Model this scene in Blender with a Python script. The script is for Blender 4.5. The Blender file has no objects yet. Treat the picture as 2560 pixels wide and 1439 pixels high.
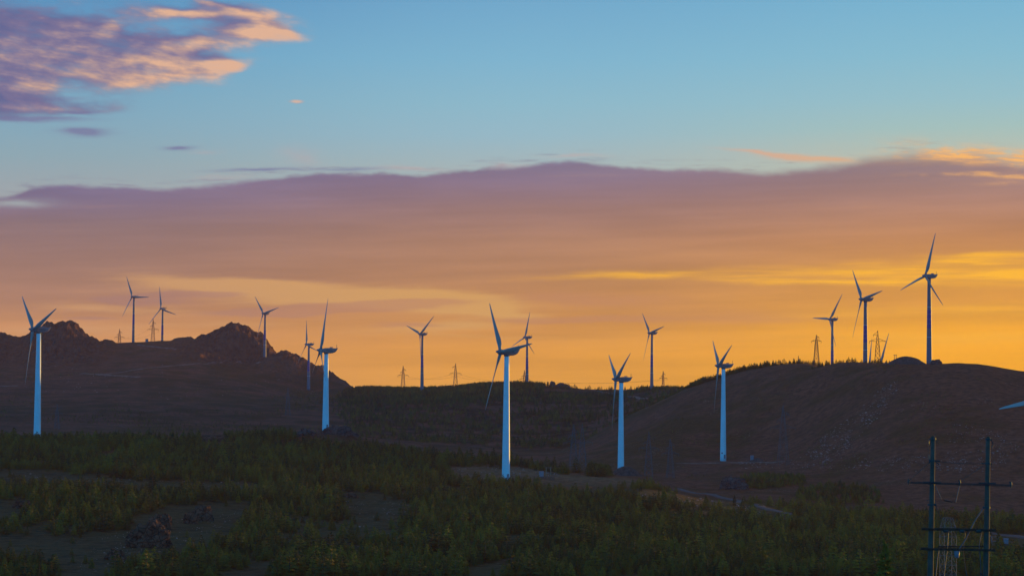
import bpy, math, random
import numpy as np
from mathutils import Vector, Matrix

random.seed(7)
RNG = np.random.default_rng(7)
C = bpy.context.scene.collection
SC = bpy.context.scene
FPX = 6044.0          # focal length in pixels of the 2560 px wide photograph
PITCH = math.atan(280.5 / FPX)
ROLL = math.radians(0.40)
R = math.radians

# ------------------------------------------------------------------ camera
cam = bpy.data.cameras.new("camera")
cam.sensor_width = 36.0
cam.lens = 36.0 * FPX / 2560.0
cam.clip_start = 0.5
cam.clip_end = 60000
camo = bpy.data.objects.new("camera", cam)
C.objects.link(camo)
fwd = Vector((0, math.cos(PITCH), math.sin(PITCH)))
right0 = Vector((1, 0, 0))
up0 = Vector((0, -math.sin(PITCH), math.cos(PITCH)))
rgt = right0 * math.cos(ROLL) + up0 * math.sin(ROLL)
upv = -right0 * math.sin(ROLL) + up0 * math.cos(ROLL)
camo.matrix_world = Matrix((
    (rgt.x, upv.x, -fwd.x, 0), (rgt.y, upv.y, -fwd.y, 0), (rgt.z, upv.z, -fwd.z, 0), (0, 0, 0, 1)))
SC.camera = camo

SC.view_settings.view_transform = 'Standard'
SC.view_settings.look = 'None'
SC.view_settings.exposure = 0.0
SC.view_settings.gamma = 1.0
SC.render.engine = 'CYCLES'
SC.cycles.max_bounces = 4
SC.cycles.diffuse_bounces = 2
SC.cycles.transparent_max_bounces = 4
SC.cycles.volume_bounces = 1
SC.cycles.volume_step_rate = 4

SUN_AZ = R(50)       # to the right of the view direction
SUN_EL = R(1.7)

def srgb(r, g, b):
    f = lambda c: (c / 255 / 12.92) if c / 255 <= 0.04045 else ((c / 255 + 0.055) / 1.055) ** 2.4
    return (f(r), f(g), f(b), 1.0)

# ------------------------------------------------------------------ node helper
class NB:
    def __init__(s, nt):
        s.nt = nt
    def node(s, t, **kw):
        n = s.nt.nodes.new(t)
        for k, v in kw.items():
            setattr(n, k, v)
        return n
    def put(s, sock, v):
        if isinstance(v, (int, float)):
            sock.default_value = v
        elif isinstance(v, (tuple, list)):
            sock.default_value = v
        elif v is not None:
            s.nt.links.new(v, sock)
    def m(s, op, a, b=None, c=None, clamp=False):
        n = s.node('ShaderNodeMath', operation=op)
        n.use_clamp = clamp
        s.put(n.inputs[0], a); s.put(n.inputs[1], b)
        if c is not None: s.put(n.inputs[2], c)
        return n.outputs[0]
    def add(s, a, b): return s.m('ADD', a, b)
    def sub(s, a, b): return s.m('SUBTRACT', a, b)
    def mul(s, a, b): return s.m('MULTIPLY', a, b)
    def smooth(s, x, lo, hi, a=0.0, b=1.0):
        n = s.node('ShaderNodeMapRange', interpolation_type='SMOOTHSTEP')
        s.put(n.inputs[0], x); s.put(n.inputs[1], lo); s.put(n.inputs[2], hi); s.put(n.inputs[3], a); s.put(n.inputs[4], b)
        return n.outputs[0]
    def lin(s, x, lo, hi, a=0.0, b=1.0):
        n = s.node('ShaderNodeMapRange')
        s.put(n.inputs[0], x); s.put(n.inputs[1], lo); s.put(n.inputs[2], hi); s.put(n.inputs[3], a); s.put(n.inputs[4], b)
        return n.outputs[0]
    def mix(s, f, a, b, blend='MIX'):
        n = s.node('ShaderNodeMix', data_type='RGBA', blend_type=blend)
        s.put(n.inputs[0], f); s.put(n.inputs[6], a); s.put(n.inputs[7], b)
        return n.outputs[2]
    def ramp(s, x, stops, interp='LINEAR'):
        n = s.node('ShaderNodeValToRGB')
        n.color_ramp.interpolation = interp
        e = n.color_ramp.elements
        while len(e) < len(stops): e.new(0.5)
        for i, (p, c) in enumerate(stops):
            e[i].position = p; e[i].color = c
        s.put(n.inputs[0], x)
        return n.outputs[0]
    def comb(s, x, y, z=0.0):
        n = s.node('ShaderNodeCombineXYZ')
        s.put(n.inputs[0], x); s.put(n.inputs[1], y); s.put(n.inputs[2], z)
        return n.outputs[0]
    def noise(s, vec, scale=1.0, detail=4.0, rough=0.5, lac=2.0):
        n = s.node('ShaderNodeTexNoise')
        s.put(n.inputs['Vector'], vec); n.inputs['Scale'].default_value = scale
        n.inputs['Detail'].default_value = detail; n.inputs['Roughness'].default_value = rough
        n.inputs['Lacunarity'].default_value = lac
        return n.outputs[0]
    def curve(s, x, pts, x0, x1, y0, y1):
        """piecewise curve y(x) through pts"""
        n = s.node('ShaderNodeFloatCurve')
        cu = n.mapping.curves[0]
        pp = [((px - x0) / (x1 - x0), (py - y0) / (y1 - y0)) for px, py in pts]
        while len(cu.points) < len(pp): cu.points.new(0.5, 0.5)
        for i, (a, b) in enumerate(pp):
            cu.points[i].location = (a, b)
        n.mapping.update()
        s.put(n.inputs['Value'], s.lin(x, x0, x1))
        return s.add(s.mul(n.outputs[0], y1 - y0), y0)

# ------------------------------------------------------------------ world / sky
world = bpy.data.worlds.new("World")
SC.world = world
world.use_nodes = True
nt = world.node_tree
nt.nodes.clear()
B = NB(nt)
tc = B.node('ShaderNodeTexCoord')
sep = B.node('ShaderNodeSeparateXYZ')
nt.links.new(tc.outputs['Generated'], sep.inputs[0])
az = B.m('ARCTAN2', sep.outputs[0], sep.outputs[1])
el = B.m('ARCSINE', sep.outputs[2])
# angular sky coordinates (units: 1/6044 rad), world fixed
X = B.add(B.mul(az, FPX), 1280.0)
Y = B.sub(B.sub(1000.0, B.mul(el, FPX)), B.mul(az, -FPX * ROLL))
XY = B.comb(X, Y)

def st(*a):      # ramp stops: (Y, r,g,b) with Y in -400..1100
    return [((y + 400) / 1500, srgb(r, g, b)) for y, r, g, b in a]
Yn = B.m('DIVIDE', B.add(Y, 400.0), 1500.0)
clearL = B.ramp(Yn, st((-400, 60, 120, 175), (0, 86, 144, 190), (150, 106, 162, 196), (300, 126, 168, 190), (400, 140, 168, 180), (490, 156, 166, 172), (1100, 190, 170, 150)))
clearM = B.ramp(Yn, st((-400, 68, 135, 185), (0, 110, 168, 204), (150, 124, 180, 208), (260, 138, 185, 204), (340, 148, 185, 200), (420, 164, 182, 185), (1100, 215, 190, 140)))
clearR = B.ramp(Yn, st((-400, 72, 150, 185), (0, 116, 178, 209), (150, 132, 187, 208), (260, 148, 191, 202), (330, 162, 193, 190), (390, 182, 192, 178), (1100, 235, 195, 110)))
bankL = B.ramp(Yn, st((400, 112, 108, 146), (500, 124, 113, 142), (570, 141, 117, 122), (660, 158, 123, 113), (760, 174, 129, 104), (830, 207, 147, 95), (1000, 207, 146, 84)))
bankM = B.ramp(Yn, st((400, 122, 116, 145), (450, 136, 118, 140), (520, 154, 121, 118), (600, 169, 126, 103), (700, 181, 131, 92), (790, 203, 143, 80), (880, 226, 156, 60), (1000, 230, 161, 58)))
bankR = B.ramp(Yn, st((380, 166, 142, 130), (430, 150, 127, 130), (500, 168, 128, 115), (600, 192, 135, 90), (680, 213, 148, 74), (780, 226, 157, 60), (830, 250, 172, 30), (900, 254, 175, 16), (1000, 252, 172, 12)))
wLM = B.smooth(X, 0.0, 1400.0); wMR = B.smooth(X, 1200.0, 2500.0)
clear = B.mix(wMR, B.mix(wLM, clearL, clearM), clearR)
bank = B.mix(wMR, B.mix(wLM, bankL, bankM), bankR)

# warp fields
n1 = B.noise(B.comb(B.mul(X, 1 / 260), B.mul(Y, 1 / 60)), 1.0, 5, 0.55)
n2 = B.noise(B.comb(B.add(B.mul(X, 1 / 340), 7.3), B.mul(Y, 1 / 70)), 1.0, 4, 0.5)
n3 = B.noise(B.comb(B.add(B.mul(X, 1 / 900), 3.1), B.add(B.mul(Y, 1 / 110), 9.0)), 1.0, 6, 0.55)
Xw = B.add(X, B.mul(B.sub(n2, 0.5), 160.0))
Yw = B.add(Y, B.mul(B.sub(n1, 0.5), 36.0))

def blob(cx, cy, sx, sy, slope=0.0, p=1.0, X_=None, Y_=None):
    X_ = X_ or Xw; Y_ = Y_ or Yw
    dx = B.mul(B.sub(X_, cx), 1 / sx)
    dy = B.sub(Y_, cy)
    if slope: dy = B.sub(dy, B.mul(B.sub(X_, cx), slope))
    dy = B.mul(dy, 1 / sy)
    q = B.add(B.mul(dx, dx), B.mul(dy, dy))
    g = B.m('EXPONENT', B.mul(q, -1.0))
    return B.mul(g, p) if p != 1.0 else g
def summ(l):
    r_ = l[0]
    for q in l[1:]: r_ = B.add(r_, q)
    return r_

# structure inside the bank: soft darker and lighter sheets
n4 = B.noise(B.comb(B.mul(X, 1 / 600), B.mul(B.add(Y, B.mul(X, 0.03)), 1 / 34)), 1.0, 6, 0.6)
body = B.mul(B.smooth(n3, 0.35, 0.68, 0.94, 1.06), B.smooth(n4, 0.3, 0.7, 0.95, 1.05))
bank = B.mix(1.0, bank, B.comb(body, body, body), 'MULTIPLY')
X2 = B.add(X, B.mul(B.sub(n2, 0.5), 260.0)); Y2 = B.add(Y, B.mul(B.sub(n1, 0.5), 30.0))
def lens(*a): return blob(*a, X_=X2, Y_=Y2)
pale = summ([lens(560, 716, 250, 19, 0.05, 1.2), lens(880, 742, 330, 27, 0.02, 1.3), lens(1130, 758, 170, 26, 0.05, 1.0), lens(1230, 778, 150, 9, 0.09, 0.9), lens(1130, 812, 230, 15, -0.05, 0.8), lens(300, 775, 220, 13, 0.03, 0.7), lens(620, 812, 300, 12, 0.0, 0.55), lens(1250, 842, 260, 8, 0.03, 0.5), lens(170, 830, 260, 18, 0.0, 0.5)])
dark = summ([lens(780, 776, 270, 13, -0.03, 1.3), lens(1030, 757, 110, 8, -0.02, 1.0), lens(480, 738, 120, 8, 0.0, 1.0), lens(340, 752, 120, 14, 0.03, 1.0), lens(1020, 812, 150, 9, 0, 0.7), lens(1500, 748, 300, 22, 0.02, 0.7), lens(1420, 798, 200, 10, 0.0, 0.8), lens(1850, 795, 320, 24, 0.0, 0.6), lens(230, 800, 90, 6, 0.0, 0.6)])
pale = B.mul(B.smooth(B.add(pale, B.mul(B.sub(n4, 0.5), 1.3)), 0.12, 0.95), 0.85)
dark = B.mul(B.smooth(dark, 0.2, 0.75), 1.05)
bank = B.mix(pale, bank, B.mix(wMR, B.mix(wLM, srgb(205, 155, 110), srgb(214, 163, 96)), srgb(236, 170, 70)))
bank = B.mix(B.m('MINIMUM', B.mul(dark, 0.6), 0.6), bank, B.mix(wMR, B.mix(wLM, srgb(160, 122, 118), srgb(190, 134, 98)), srgb(208, 146, 86)))
streak_n = B.noise(B.comb(B.mul(X, 1 / 420), B.mul(Y, 1 / 22)), 1.0, 6, 0.6)
streak_n = B.smooth(streak_n, 0.38, 0.62)
streaks = summ([blob(2560, 692, 330, 26, 0.0, 1.3), blob(2230, 672, 300, 13, -0.05, 0.9), blob(2080, 705, 260, 8, 0.03, 0.8), blob(1650, 685, 260, 9, -0.03, 0.7), blob(2500, 645, 160, 7, 0, 0.7), blob(2420, 780, 260, 16, 0, 0.5), blob(2150, 790, 200, 8, 0, 0.3), blob(2430, 840, 500, 26, 0, 0.45)])
streaks = B.mul(streaks, B.add(B.mul(streak_n, 0.75), 0.35))
bank = B.mix(B.m('MINIMUM', streaks, 1.0), bank, srgb(255, 186, 52))

# upper edge of the bank
edge = B.curve(X, [(-1200, 540), (-300, 515), (0, 498), (60, 488), (110, 474), (200, 470), (300, 474), (400, 478), (470, 468), (560, 458), (650, 450), (720, 440), (800, 430), (950, 434), (1060, 433), (1160, 424), (1300, 410), (1400, 402), (1500, 402), (1560, 414), (1640, 422), (1760, 418), (1850, 426), (1960, 426), (2060, 408), (2200, 386), (2300, 378), (2400, 384), (2560, 400), (3400, 430), (5000, 470)], -1200, 5000, 300, 700)
edge_n = B.noise(B.comb(B.mul(X, 1 / 170), B.mul(Y, 1 / 90)), 1.0, 5, 0.55)
edge_f = B.noise(B.comb(B.mul(X, 1 / 55), B.mul(Y, 1 / 26)), 1.0, 4, 0.55)
d = B.add(B.sub(Y, edge), B.add(B.mul(B.sub(edge_n, 0.5), 40.0), B.mul(B.sub(edge_f, 0.5), 12.0)))
soft = B.lin(X, 1700, 2400, 12.0, 46.0)
wis = B.mul(B.smooth(B.noise(B.comb(B.mul(X, 1 / 130), B.mul(Y, 1 / 11)), 1.0, 6, 0.62), 0.50, 0.72), B.mul(B.smooth(d, -34.0, -2.0), 0.55))
bm = B.m('MAXIMUM', B.smooth(d, -4.0, soft), wis)
# gap of clear sky at far left inside the bank
bm = B.mul(bm, B.sub(1.0, B.m('MINIMUM', blob(50, 518, 75, 9, 0, 0.95), 1.0)))
sky = B.mix(bm, clear, bank)
# bright fringe on the right part of the edge
fr = B.mul(summ([blob(2440, 402, 200, 20, 0.10, 1.5), blob(2580, 412, 110, 18, 0.1, 1.2), blob(2450, 452, 180, 6, 0.03, 0.8), blob(2540, 470, 90, 5, 0.0, 0.5)]), B.smooth(B.add(B.mul(edge_n, 0.6), B.mul(edge_f, 0.4)), 0.40, 0.58))
fn = B.noise(B.comb(B.mul(X, 1 / 90), B.mul(B.sub(Y, B.mul(X, 0.08)), 1 / 13)), 1.0, 6, 0.6)
sky = B.mix(B.mul(B.m('MINIMUM', fr, 0.95), B.smooth(fn, 0.32, 0.62, 0.25, 1.0)), sky, B.mix(B.smooth(fn, 0.35, 0.65), srgb(226, 168, 118), srgb(250, 184, 106)))
fr2 = B.mul(summ([blob(1900, 392, 90, 5, 0.12, 0.9), blob(2020, 402, 110, 8, 0.04, 0.8), blob(2180, 406, 110, 7, 0.0, 0.7), blob(1100, 422, 130, 6, 0, 0.6), blob(1250, 412, 60, 6, 0, 0.6), blob(500, 447, 90, 7, 0, 0.5), blob(1420, 392, 80, 5, 0, 0.4), blob(400, 462, 60, 6, 0, 0.4), blob(760, 395, 40, 22, 0, 0.35), blob(525, 385, 40, 6, 0, 0.4), blob(640, 150, 12, 6, 0, 0.1)]), B.smooth(n1, 0.35, 0.6))
sky = B.mix(B.m('MINIMUM', fr2, 0.8), sky, B.mix(wMR, srgb(196, 165, 165), srgb(232, 175, 120)))
fr3 = B.mul(summ([blob(70, 310, 130, 7, 0, 1.0), blob(190, 292, 60, 4, -0.05, 0.9), blob(110, 262, 90, 8, 0.0, 0.7), blob(640, 430, 100, 4, 0, 0.8), blob(450, 375, 34, 6, 0, 1.0), blob(210, 344, 52, 9, 0, 1.2), blob(860, 424, 90, 5, 0, 0.6)]), 1.0)
sky = B.mix(B.m('MINIMUM', fr3, 0.85), sky, srgb(118, 122, 160))

# upper-left cumulus: density evaluated twice for its sunset shading
grp = bpy.data.node_groups.new("cumulus_density", 'ShaderNodeTree')
grp.interface.new_socket(name='X', in_out='INPUT', socket_type='NodeSocketFloat')
grp.interface.new_socket(name='Y', in_out='INPUT', socket_type='NodeSocketFloat')
grp.interface.new_socket(name='D', in_out='OUTPUT', socket_type='NodeSocketFloat')
Bw, B = B, NB(grp)
gi = grp.nodes.new('NodeGroupInput'); go = grp.nodes.new('NodeGroupOutput')
gx, gy = gi.outputs[0], gi.outputs[1]
bl = summ([blob(120, 130, 320, 88, 0.02, 1.25, gx, gy), blob(330, 170, 200, 52, 0.05, 0.9, gx, gy), blob(600, 62, 120, 36, 0.12, 0.95, gx, gy), blob(540, 25, 90, 12, 0.25, 0.7, gx, gy), blob(470, 45, 120, 12, 0.0, 0.6, gx, gy), blob(520, 110, 170, 26, -0.12, 0.7, gx, gy),
           blob(700, 92, 60, 14, 0.1, 0.65, gx, gy), blob(560, 172, 80, 17, 0.0, 0.75, gx, gy), blob(90, 285, 170, 22, 0.0, 0.75, gx, gy), blob(20, 245, 120, 40, 0.0, 0.6, gx, gy), blob(735, 258, 22, 6, 0, 0.6, gx, gy), blob(-300, 150, 350, 130, 0, 1.2, gx, gy)])
nA = B.noise(B.comb(B.mul(gx, 1 / 230), B.mul(B.add(gy, B.mul(gx, -0.10)), 1 / 80)), 1.0, 9, 0.56)
nB_ = B.noise(B.comb(B.add(B.mul(gx, 1 / 60), 4.0), B.mul(gy, 1 / 30)), 1.0, 4, 0.55)
den = B.add(bl, B.mul(B.add(B.mul(B.sub(nA, 0.5), 2.2), B.mul(B.sub(nB_, 0.5), 0.5)), B.smooth(bl, 0.0, 0.35)))
grp.links.new(den, go.inputs[0])
B = Bw
def cden(dx, dy):
    g = B.node('ShaderNodeGroup'); g.node_tree = grp
    B.put(g.inputs[0], B.add(X, dx)); B.put(g.inputs[1], B.add(Y, dy))
    return g.outputs[0]
d0 = cden(0.0, 0.0); d1 = cden(26.0, 20.0); d2 = cden(70.0, -10.0)
cm = B.smooth(d0, 0.16, 0.95)
lit = B.add(B.mul(B.sub(d0, d1), 0.75), B.mul(B.sub(d0, d2), 0.30))
lit = B.add(lit, B.lin(X, 0, 750, -0.14, 0.26))
n5 = B.noise(B.comb(B.mul(X, 1 / 120), B.mul(B.add(Y, B.mul(X, -0.12)), 1 / 26)), 1.0, 7, 0.6)
lit = B.add(lit, B.mul(B.sub(n5, 0.52), 1.1))
lit = B.sub(lit, B.smooth(Y, 225, 300, 0.0, 0.5))
litc = B.ramp(B.lin(lit, -0.46, 0.62), [(0.0, srgb(96, 100, 146)), (0.3, srgb(118, 110, 148)), (0.50, srgb(144, 127, 150)), (0.74, srgb(184, 152, 148)), (1.0, srgb(226, 178, 148))])
sky = B.mix(B.mul(cm, B.smooth(n5, 0.2, 0.55, 0.72, 0.97)), sky, litc)

# the sky away from the sunset: deep blue dusk light
front = B.smooth(B.add(B.mul(sep.outputs[0], math.sin(R(35))), B.mul(sep.outputs[1], math.cos(R(35)))), 0.42, 0.67)
up = B.smooth(sep.outputs[2], 0.15, 0.75)
rear = B.mix(up, (0.0, 0.64, 1.58, 1), (0.068, 0.115, 0.19, 1))
upper = B.mix(B.smooth(sep.outputs[2], 0.20, 0.65), sky, (0.075, 0.115, 0.18, 1))
sky = B.mix(front, rear, upper)
sky = B.mix(B.smooth(sep.outputs[2], -0.02, -0.10), sky, (0.02, 0.02, 0.025, 1))
nish = B.node('ShaderNodeTexSky', sky_type='NISHITA')
nish.sun_disc = False
nish.sun_elevation = SUN_EL
nish.sun_rotation = SUN_AZ
nish.air_density = 1.3
nish.dust_density = 1.5
bg1 = B.node('ShaderNodeBackground'); B.put(bg1.inputs[0], sky); bg1.inputs[1].default_value = 1.0
bg2 = B.node('ShaderNodeBackground'); B.put(bg2.inputs[0], nish.outputs[0]); bg2.inputs[1].default_value = 0.004
addn = B.node('ShaderNodeAddShader')
nt.links.new(bg1.outputs[0], addn.inputs[0]); nt.links.new(bg2.outputs[0], addn.inputs[1])
out = B.node('ShaderNodeOutputWorld')
nt.links.new(addn.outputs[0], out.inputs[0])
world.cycles.sampling_method = 'MANUAL'
world.cycles.sample_map_resolution = 1024

# ------------------------------------------------------------------ sun
sun = bpy.data.lights.new("sun", 'SUN')
sun.energy = 5.0
sun.angle = R(0.6)
sun.color = (1.0, 0.55, 0.05)
suno = bpy.data.objects.new("sun", sun)
C.objects.link(suno)
sdir = Vector((math.sin(SUN_AZ) * math.cos(SUN_EL), math.cos(SUN_AZ) * math.cos(SUN_EL), math.sin(SUN_EL)))
suno.rotation_euler = sdir.to_track_quat('Z', 'Y').to_euler()

# ------------------------------------------------------------------ geometry of the view
def ray(px, py):
    x = (px - 1280.0) / FPX; y = (719.5 - py) / FPX
    v = fwd + rgt * x + upv * y
    return v
def azt(px, py):
    """photo pixel -> azimuth, tangent of elevation"""
    v = ray(px, py)
    hd = math.hypot(v.x, v.y)
    return math.atan2(v.x, v.y), v.z / hd
def world_at(px, py, r):
    a, t = azt(px, py)
    return Vector((math.sin(a) * r, math.cos(a) * r, t * r))
def to_px(x, y, z):
    """world -> photo pixel (numpy friendly)"""
    d_ = x * fwd.x + y * fwd.y + z * fwd.z
    a_ = x * rgt.x + y * rgt.y + z * rgt.z
    b_ = x * upv.x + y * upv.y + z * upv.z
    return 1280.0 + FPX * a_ / d_, 719.5 - FPX * b_ / d_

# ------------------------------------------------------------------ noise
def _hash(ix, iy, s):
    h = (ix.astype(np.int64) * 374761393 + iy.astype(np.int64) * 668265263 + s * 1442695041) & 0xffffffff
    h = ((h ^ (h >> 13)) * 1274126177) & 0xffffffff
    h = h ^ (h >> 16)
    return (h & 0xffff) / 65535.0
def vnoise(x, y, s=0):
    ix = np.floor(x); iy = np.floor(y)
    fx = x - ix; fy = y - iy
    fx = fx * fx * (3 - 2 * fx); fy = fy * fy * (3 - 2 * fy)
    a = _hash(ix, iy, s); b = _hash(ix + 1, iy, s); c = _hash(ix, iy + 1, s); d_ = _hash(ix + 1, iy + 1, s)
    return (a * (1 - fx) + b * fx) * (1 - fy) + (c * (1 - fx) + d_ * fx) * fy
def fbm(x, y, octv=4, s=0, gain=0.5):
    t = 0; amp = 1; tot = 0
    for k in range(octv):
        t = t + amp * vnoise(x * 2 ** k + 17.3 * k, y * 2 ** k - 9.1 * k, s + k); tot += amp; amp *= gain
    return t / tot
def ridged(x, y, octv=4, s=0):
    t = 0; amp = 1; tot = 0
    for k in range(octv):
        n = 1 - np.abs(2 * vnoise(x * 2 ** k + 5.3 * k, y * 2 ** k + 3.7 * k, s + k) - 1)
        t = t + amp * n * n; tot += amp; amp *= 0.5
    return t / tot

# ------------------------------------------------------------------ terrain: relief by distance ring
# each ring: distance (m) and the photo height of its ground across the view
LAY = [
 (520, [(-400, 1450), (2900, 1450)]),
 (700, [(-400, 1277), (0, 1277), (600, 1288), (1263, 1306), (1700, 1335), (2200, 1355), (2560, 1365), (2900, 1368)]),
 (870, [(-400, 1170), (0, 1172), (400, 1182), (740, 1195), (1000, 1205), (1263, 1222), (1480, 1228), (1620, 1218), (1780, 1254), (1950, 1268), (2100, 1284), (2300, 1298), (2560, 1310), (2900, 1314)]),
 (940, [(-400, 1148), (0, 1150), (400, 1156), (740, 1165), (1000, 1182), (1130, 1194), (1263, 1202), (1400, 1207), (1500, 1212), (1620, 1212), (1700, 1245), (1780, 1262), (1950, 1270), (2100, 1284), (2300, 1298), (2560, 1306), (2900, 1310)]),
 (1000, [(-400, 1126), (0, 1128), (400, 1132), (740, 1135), (900, 1145), (1000, 1152), (1130, 1165), (1263, 1173), (1400, 1182), (1500, 1190), (1620, 1202), (1700, 1230), (1806, 1238), (1950, 1240), (2078, 1255), (2200, 1264), (2320, 1270), (2560, 1282), (2900, 1290)]),
 (1070, [(-400, 1104), (0, 1104), (300, 1101), (500, 1102), (700, 1103), (800, 1098), (880, 1107), (960, 1115), (1100, 1135), (1200, 1146), (1300, 1157), (1400, 1172), (1500, 1184), (1620, 1196), (1700, 1212), (1806, 1212), (1950, 1215), (2078, 1222), (2200, 1215), (2320, 1210), (2450, 1210), (2560, 1210), (2900, 1215)]),
 (1110, [(-400, 1110), (0, 1107), (300, 1106), (500, 1104), (700, 1092), (760, 1082), (815, 1074), (870, 1079), (900, 1092), (960, 1112), (1100, 1140), (1200, 1152), (1300, 1163), (1400, 1176), (1500, 1186), (1620, 1194), (1700, 1200), (1806, 1196), (1950, 1198), (2078, 1205), (2200, 1195), (2320, 1180), (2450, 1170), (2560, 1165), (2900, 1150)]),
 (1150, [(-400, 1125), (0, 1120), (500, 1115), (700, 1105), (815, 1084), (900, 1110), (1100, 1160), (1263, 1180), (1400, 1186), (1500, 1186), (1551, 1184), (1620, 1188), (1700, 1190), (1806, 1184), (1950, 1186), (2078, 1180), (2200, 1150), (2320, 1115), (2450, 1110), (2560, 1105), (2900, 1100)]),
 (1261, [(-400, 1150), (0, 1145), (500, 1140), (815, 1130), (1000, 1160), (1263, 1175), (1400, 1170), (1500, 1162), (1620, 1152), (1700, 1152), (1806, 1155), (1950, 1135), (2078, 1080), (2200, 1010), (2320, 972), (2450, 975), (2560, 990), (2900, 1010)]),
 (1345, [(-400, 1140), (0, 1135), (500, 1130), (815, 1130), (1000, 1150), (1263, 1160), (1400, 1150), (1500, 1130), (1620, 1105), (1700, 1090), (1806, 1080), (1950, 1035), (2078, 975), (2150, 935), (2235, 905), (2320, 909), (2380, 909), (2430, 910), (2480, 917), (2560, 934), (2700, 942), (2900, 948)]),
 (1430, [(-400, 1125), (0, 1120), (815, 1115), (1000, 1135), (1263, 1148), (1400, 1138), (1500, 1105), (1620, 1060), (1700, 1025), (1806, 1000), (1870, 980), (1950, 948), (2030, 925), (2100, 908), (2160, 906), (2235, 908), (2320, 925), (2450, 935), (2560, 955), (2900, 1000)]),
 (1530, [(-400, 1110), (0, 1105), (815, 1105), (1000, 1120), (1263, 1135), (1400, 1130), (1480, 1090), (1560, 1045), (1640, 1010), (1720, 970), (1745, 960), (1800, 946), (1870, 926), (1950, 916), (2030, 911), (2100, 945), (2160, 985), (2200, 990), (2320, 990), (2560, 980), (2900, 1010)]),
 (1620, [(-400, 1090), (0, 1088), (815, 1092), (1000, 1105), (1263, 1122), (1400, 1126), (1500, 1105), (1560, 1070), (1640, 1028), (1720, 985), (1800, 962), (1870, 945), (1950, 940), (2078, 955), (2160, 1040), (2200, 1050), (2320, 1050), (2560, 1030), (2900, 1010)]),
 (1720, [(-400, 1070), (0, 1070), (600, 1072), (820, 1078), (1000, 1088), (1130, 1098), (1263, 1105), (1400, 1104), (1500, 1082), (1620, 1040), (1720, 1000), (1850, 965), (2078, 960), (2160, 1080), (2320, 1080), (2560, 1030), (2900, 1010)]),
 (1900, [(-400, 1028), (0, 1028), (600, 1032), (820, 1040), (1000, 1045), (1130, 1048), (1263, 1052), (1400, 1052), (1500, 1040), (1620, 1005), (1720, 985), (1850, 965), (2078, 955), (2160, 1085), (2320, 1085), (2900, 1005)]),
 (2090, [(-400, 985), (0, 985), (300, 980), (600, 988), (740, 1003), (820, 1008), (1000, 992), (1130, 986), (1263, 988), (1400, 996), (1480, 996), (1560, 985), (1628, 972), (1700, 972), (1806, 980), (2078, 990), (2900, 1005)]),
 (2190, [(-400, 960), (0, 960), (200, 955), (400, 948), (600, 962), (740, 992), (820, 998), (890, 974), (950, 973), (1050, 975), (1139, 971), (1200, 964), (1300, 961), (1400, 967), (1480, 973), (1560, 974), (1628, 973), (1700, 975), (1806, 985), (2078, 995), (2900, 1005)]),
 (2310, [(-400, 935), (0, 935), (200, 930), (400, 915), (600, 935), (700, 955), (740, 970), (770, 988), (800, 975), (850, 960), (883, 972), (950, 985), (1050, 990), (1300, 985), (1480, 985), (1628, 990), (1806, 995), (2900, 1005)]),
 (2400, [(-400, 905), (0, 905), (165, 888), (333, 893), (500, 890), (600, 905), (640, 908), (665, 896), (690, 884), (715, 878), (735, 878), (750, 886), (790, 907), (815, 920), (835, 938), (860, 951), (883, 969), (950, 990), (1300, 995), (2900, 1005)]),
 (2455, [(-400, 880), (0, 882), (100, 868), (165, 848), (240, 872), (333, 874), (500, 868), (600, 892), (640, 905), (662, 906), (690, 900), (715, 895), (790, 925), (835, 950), (883, 985), (1000, 1000), (2900, 1010)]),
 (2515, [(-400, 840), (-60, 836), (0, 833), (12, 834), (18, 844), (55, 846), (64, 838), (80, 830), (105, 824), (116, 813), (135, 809), (150, 802), (165, 798), (185, 802), (198, 812), (207, 818), (216, 834), (228, 840), (240, 848), (253, 853), (260, 848), (268, 848), (274, 852), (280, 849), (290, 857), (333, 855), (405, 853), (428, 853), (437, 846), (455, 842), (475, 838), (487, 847), (498, 846), (505, 838), (535, 827), (550, 819), (565, 815), (580, 813), (600, 820), (620, 821), (640, 831), (665, 846), (680, 868), (700, 888), (750, 905), (800, 935), (883, 995), (1000, 1005), (2900, 1010)]),
 (2600, [(-400, 865), (0, 860), (165, 835), (300, 876), (333, 880), (405, 886), (500, 875), (580, 850), (665, 880), (750, 930), (883, 1000), (1000, 1010), (2900, 1012)]),
 (2900, [(-400, 950), (0, 950), (600, 955), (883, 1010), (2900, 1010)]),
 (5000, [(-400, 1008), (2900, 1008)]),
]
NEAR = [(2.0, -1.75), (25, -3.2), (60, -7.5), (109, -11.9), (180, -16.5), (260, -21.5), (400, -31.5)]

AZ = np.concatenate([np.linspace(-math.pi, -0.62, 40, endpoint=False), np.linspace(-0.62, -0.228, 60, endpoint=False),
                     np.linspace(-0.228, 0.228, 1000, endpoint=False), np.linspace(0.228, 0.62, 60, endpoint=False), np.linspace(0.62, math.pi, 41)])
RR = np.concatenate([np.geomspace(2, 500, 60, endpoint=False), np.linspace(500, 1100, 150, endpoint=False), np.linspace(1100, 1660, 130, endpoint=False),
                     np.linspace(1660, 2350, 130, endpoint=False), np.linspace(2350, 2640, 90, endpoint=False), np.geomspace(2640, 5000, 40)])
rk = np.array([r for r, _ in NEAR] + [r for r, _ in LAY], float)
HK = np.zeros((len(rk), len(AZ)))
for i, (r, h) in enumerate(NEAR): HK[i] = h
for i, (r, pts) in enumerate(LAY):
    at = [azt(px, py) for px, py in pts]
    HK[len(NEAR) + i] = np.interp(AZ, [a for a, _ in at], [t for _, t in at]) * r
wlow = np.clip((AZ - 0.232) / 0.08, 0, 1); wlow = wlow * wlow * (3 - 2 * wlow) * (AZ < 1.9)  # unseen ground off to the right, lowered to let the low sun through
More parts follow.
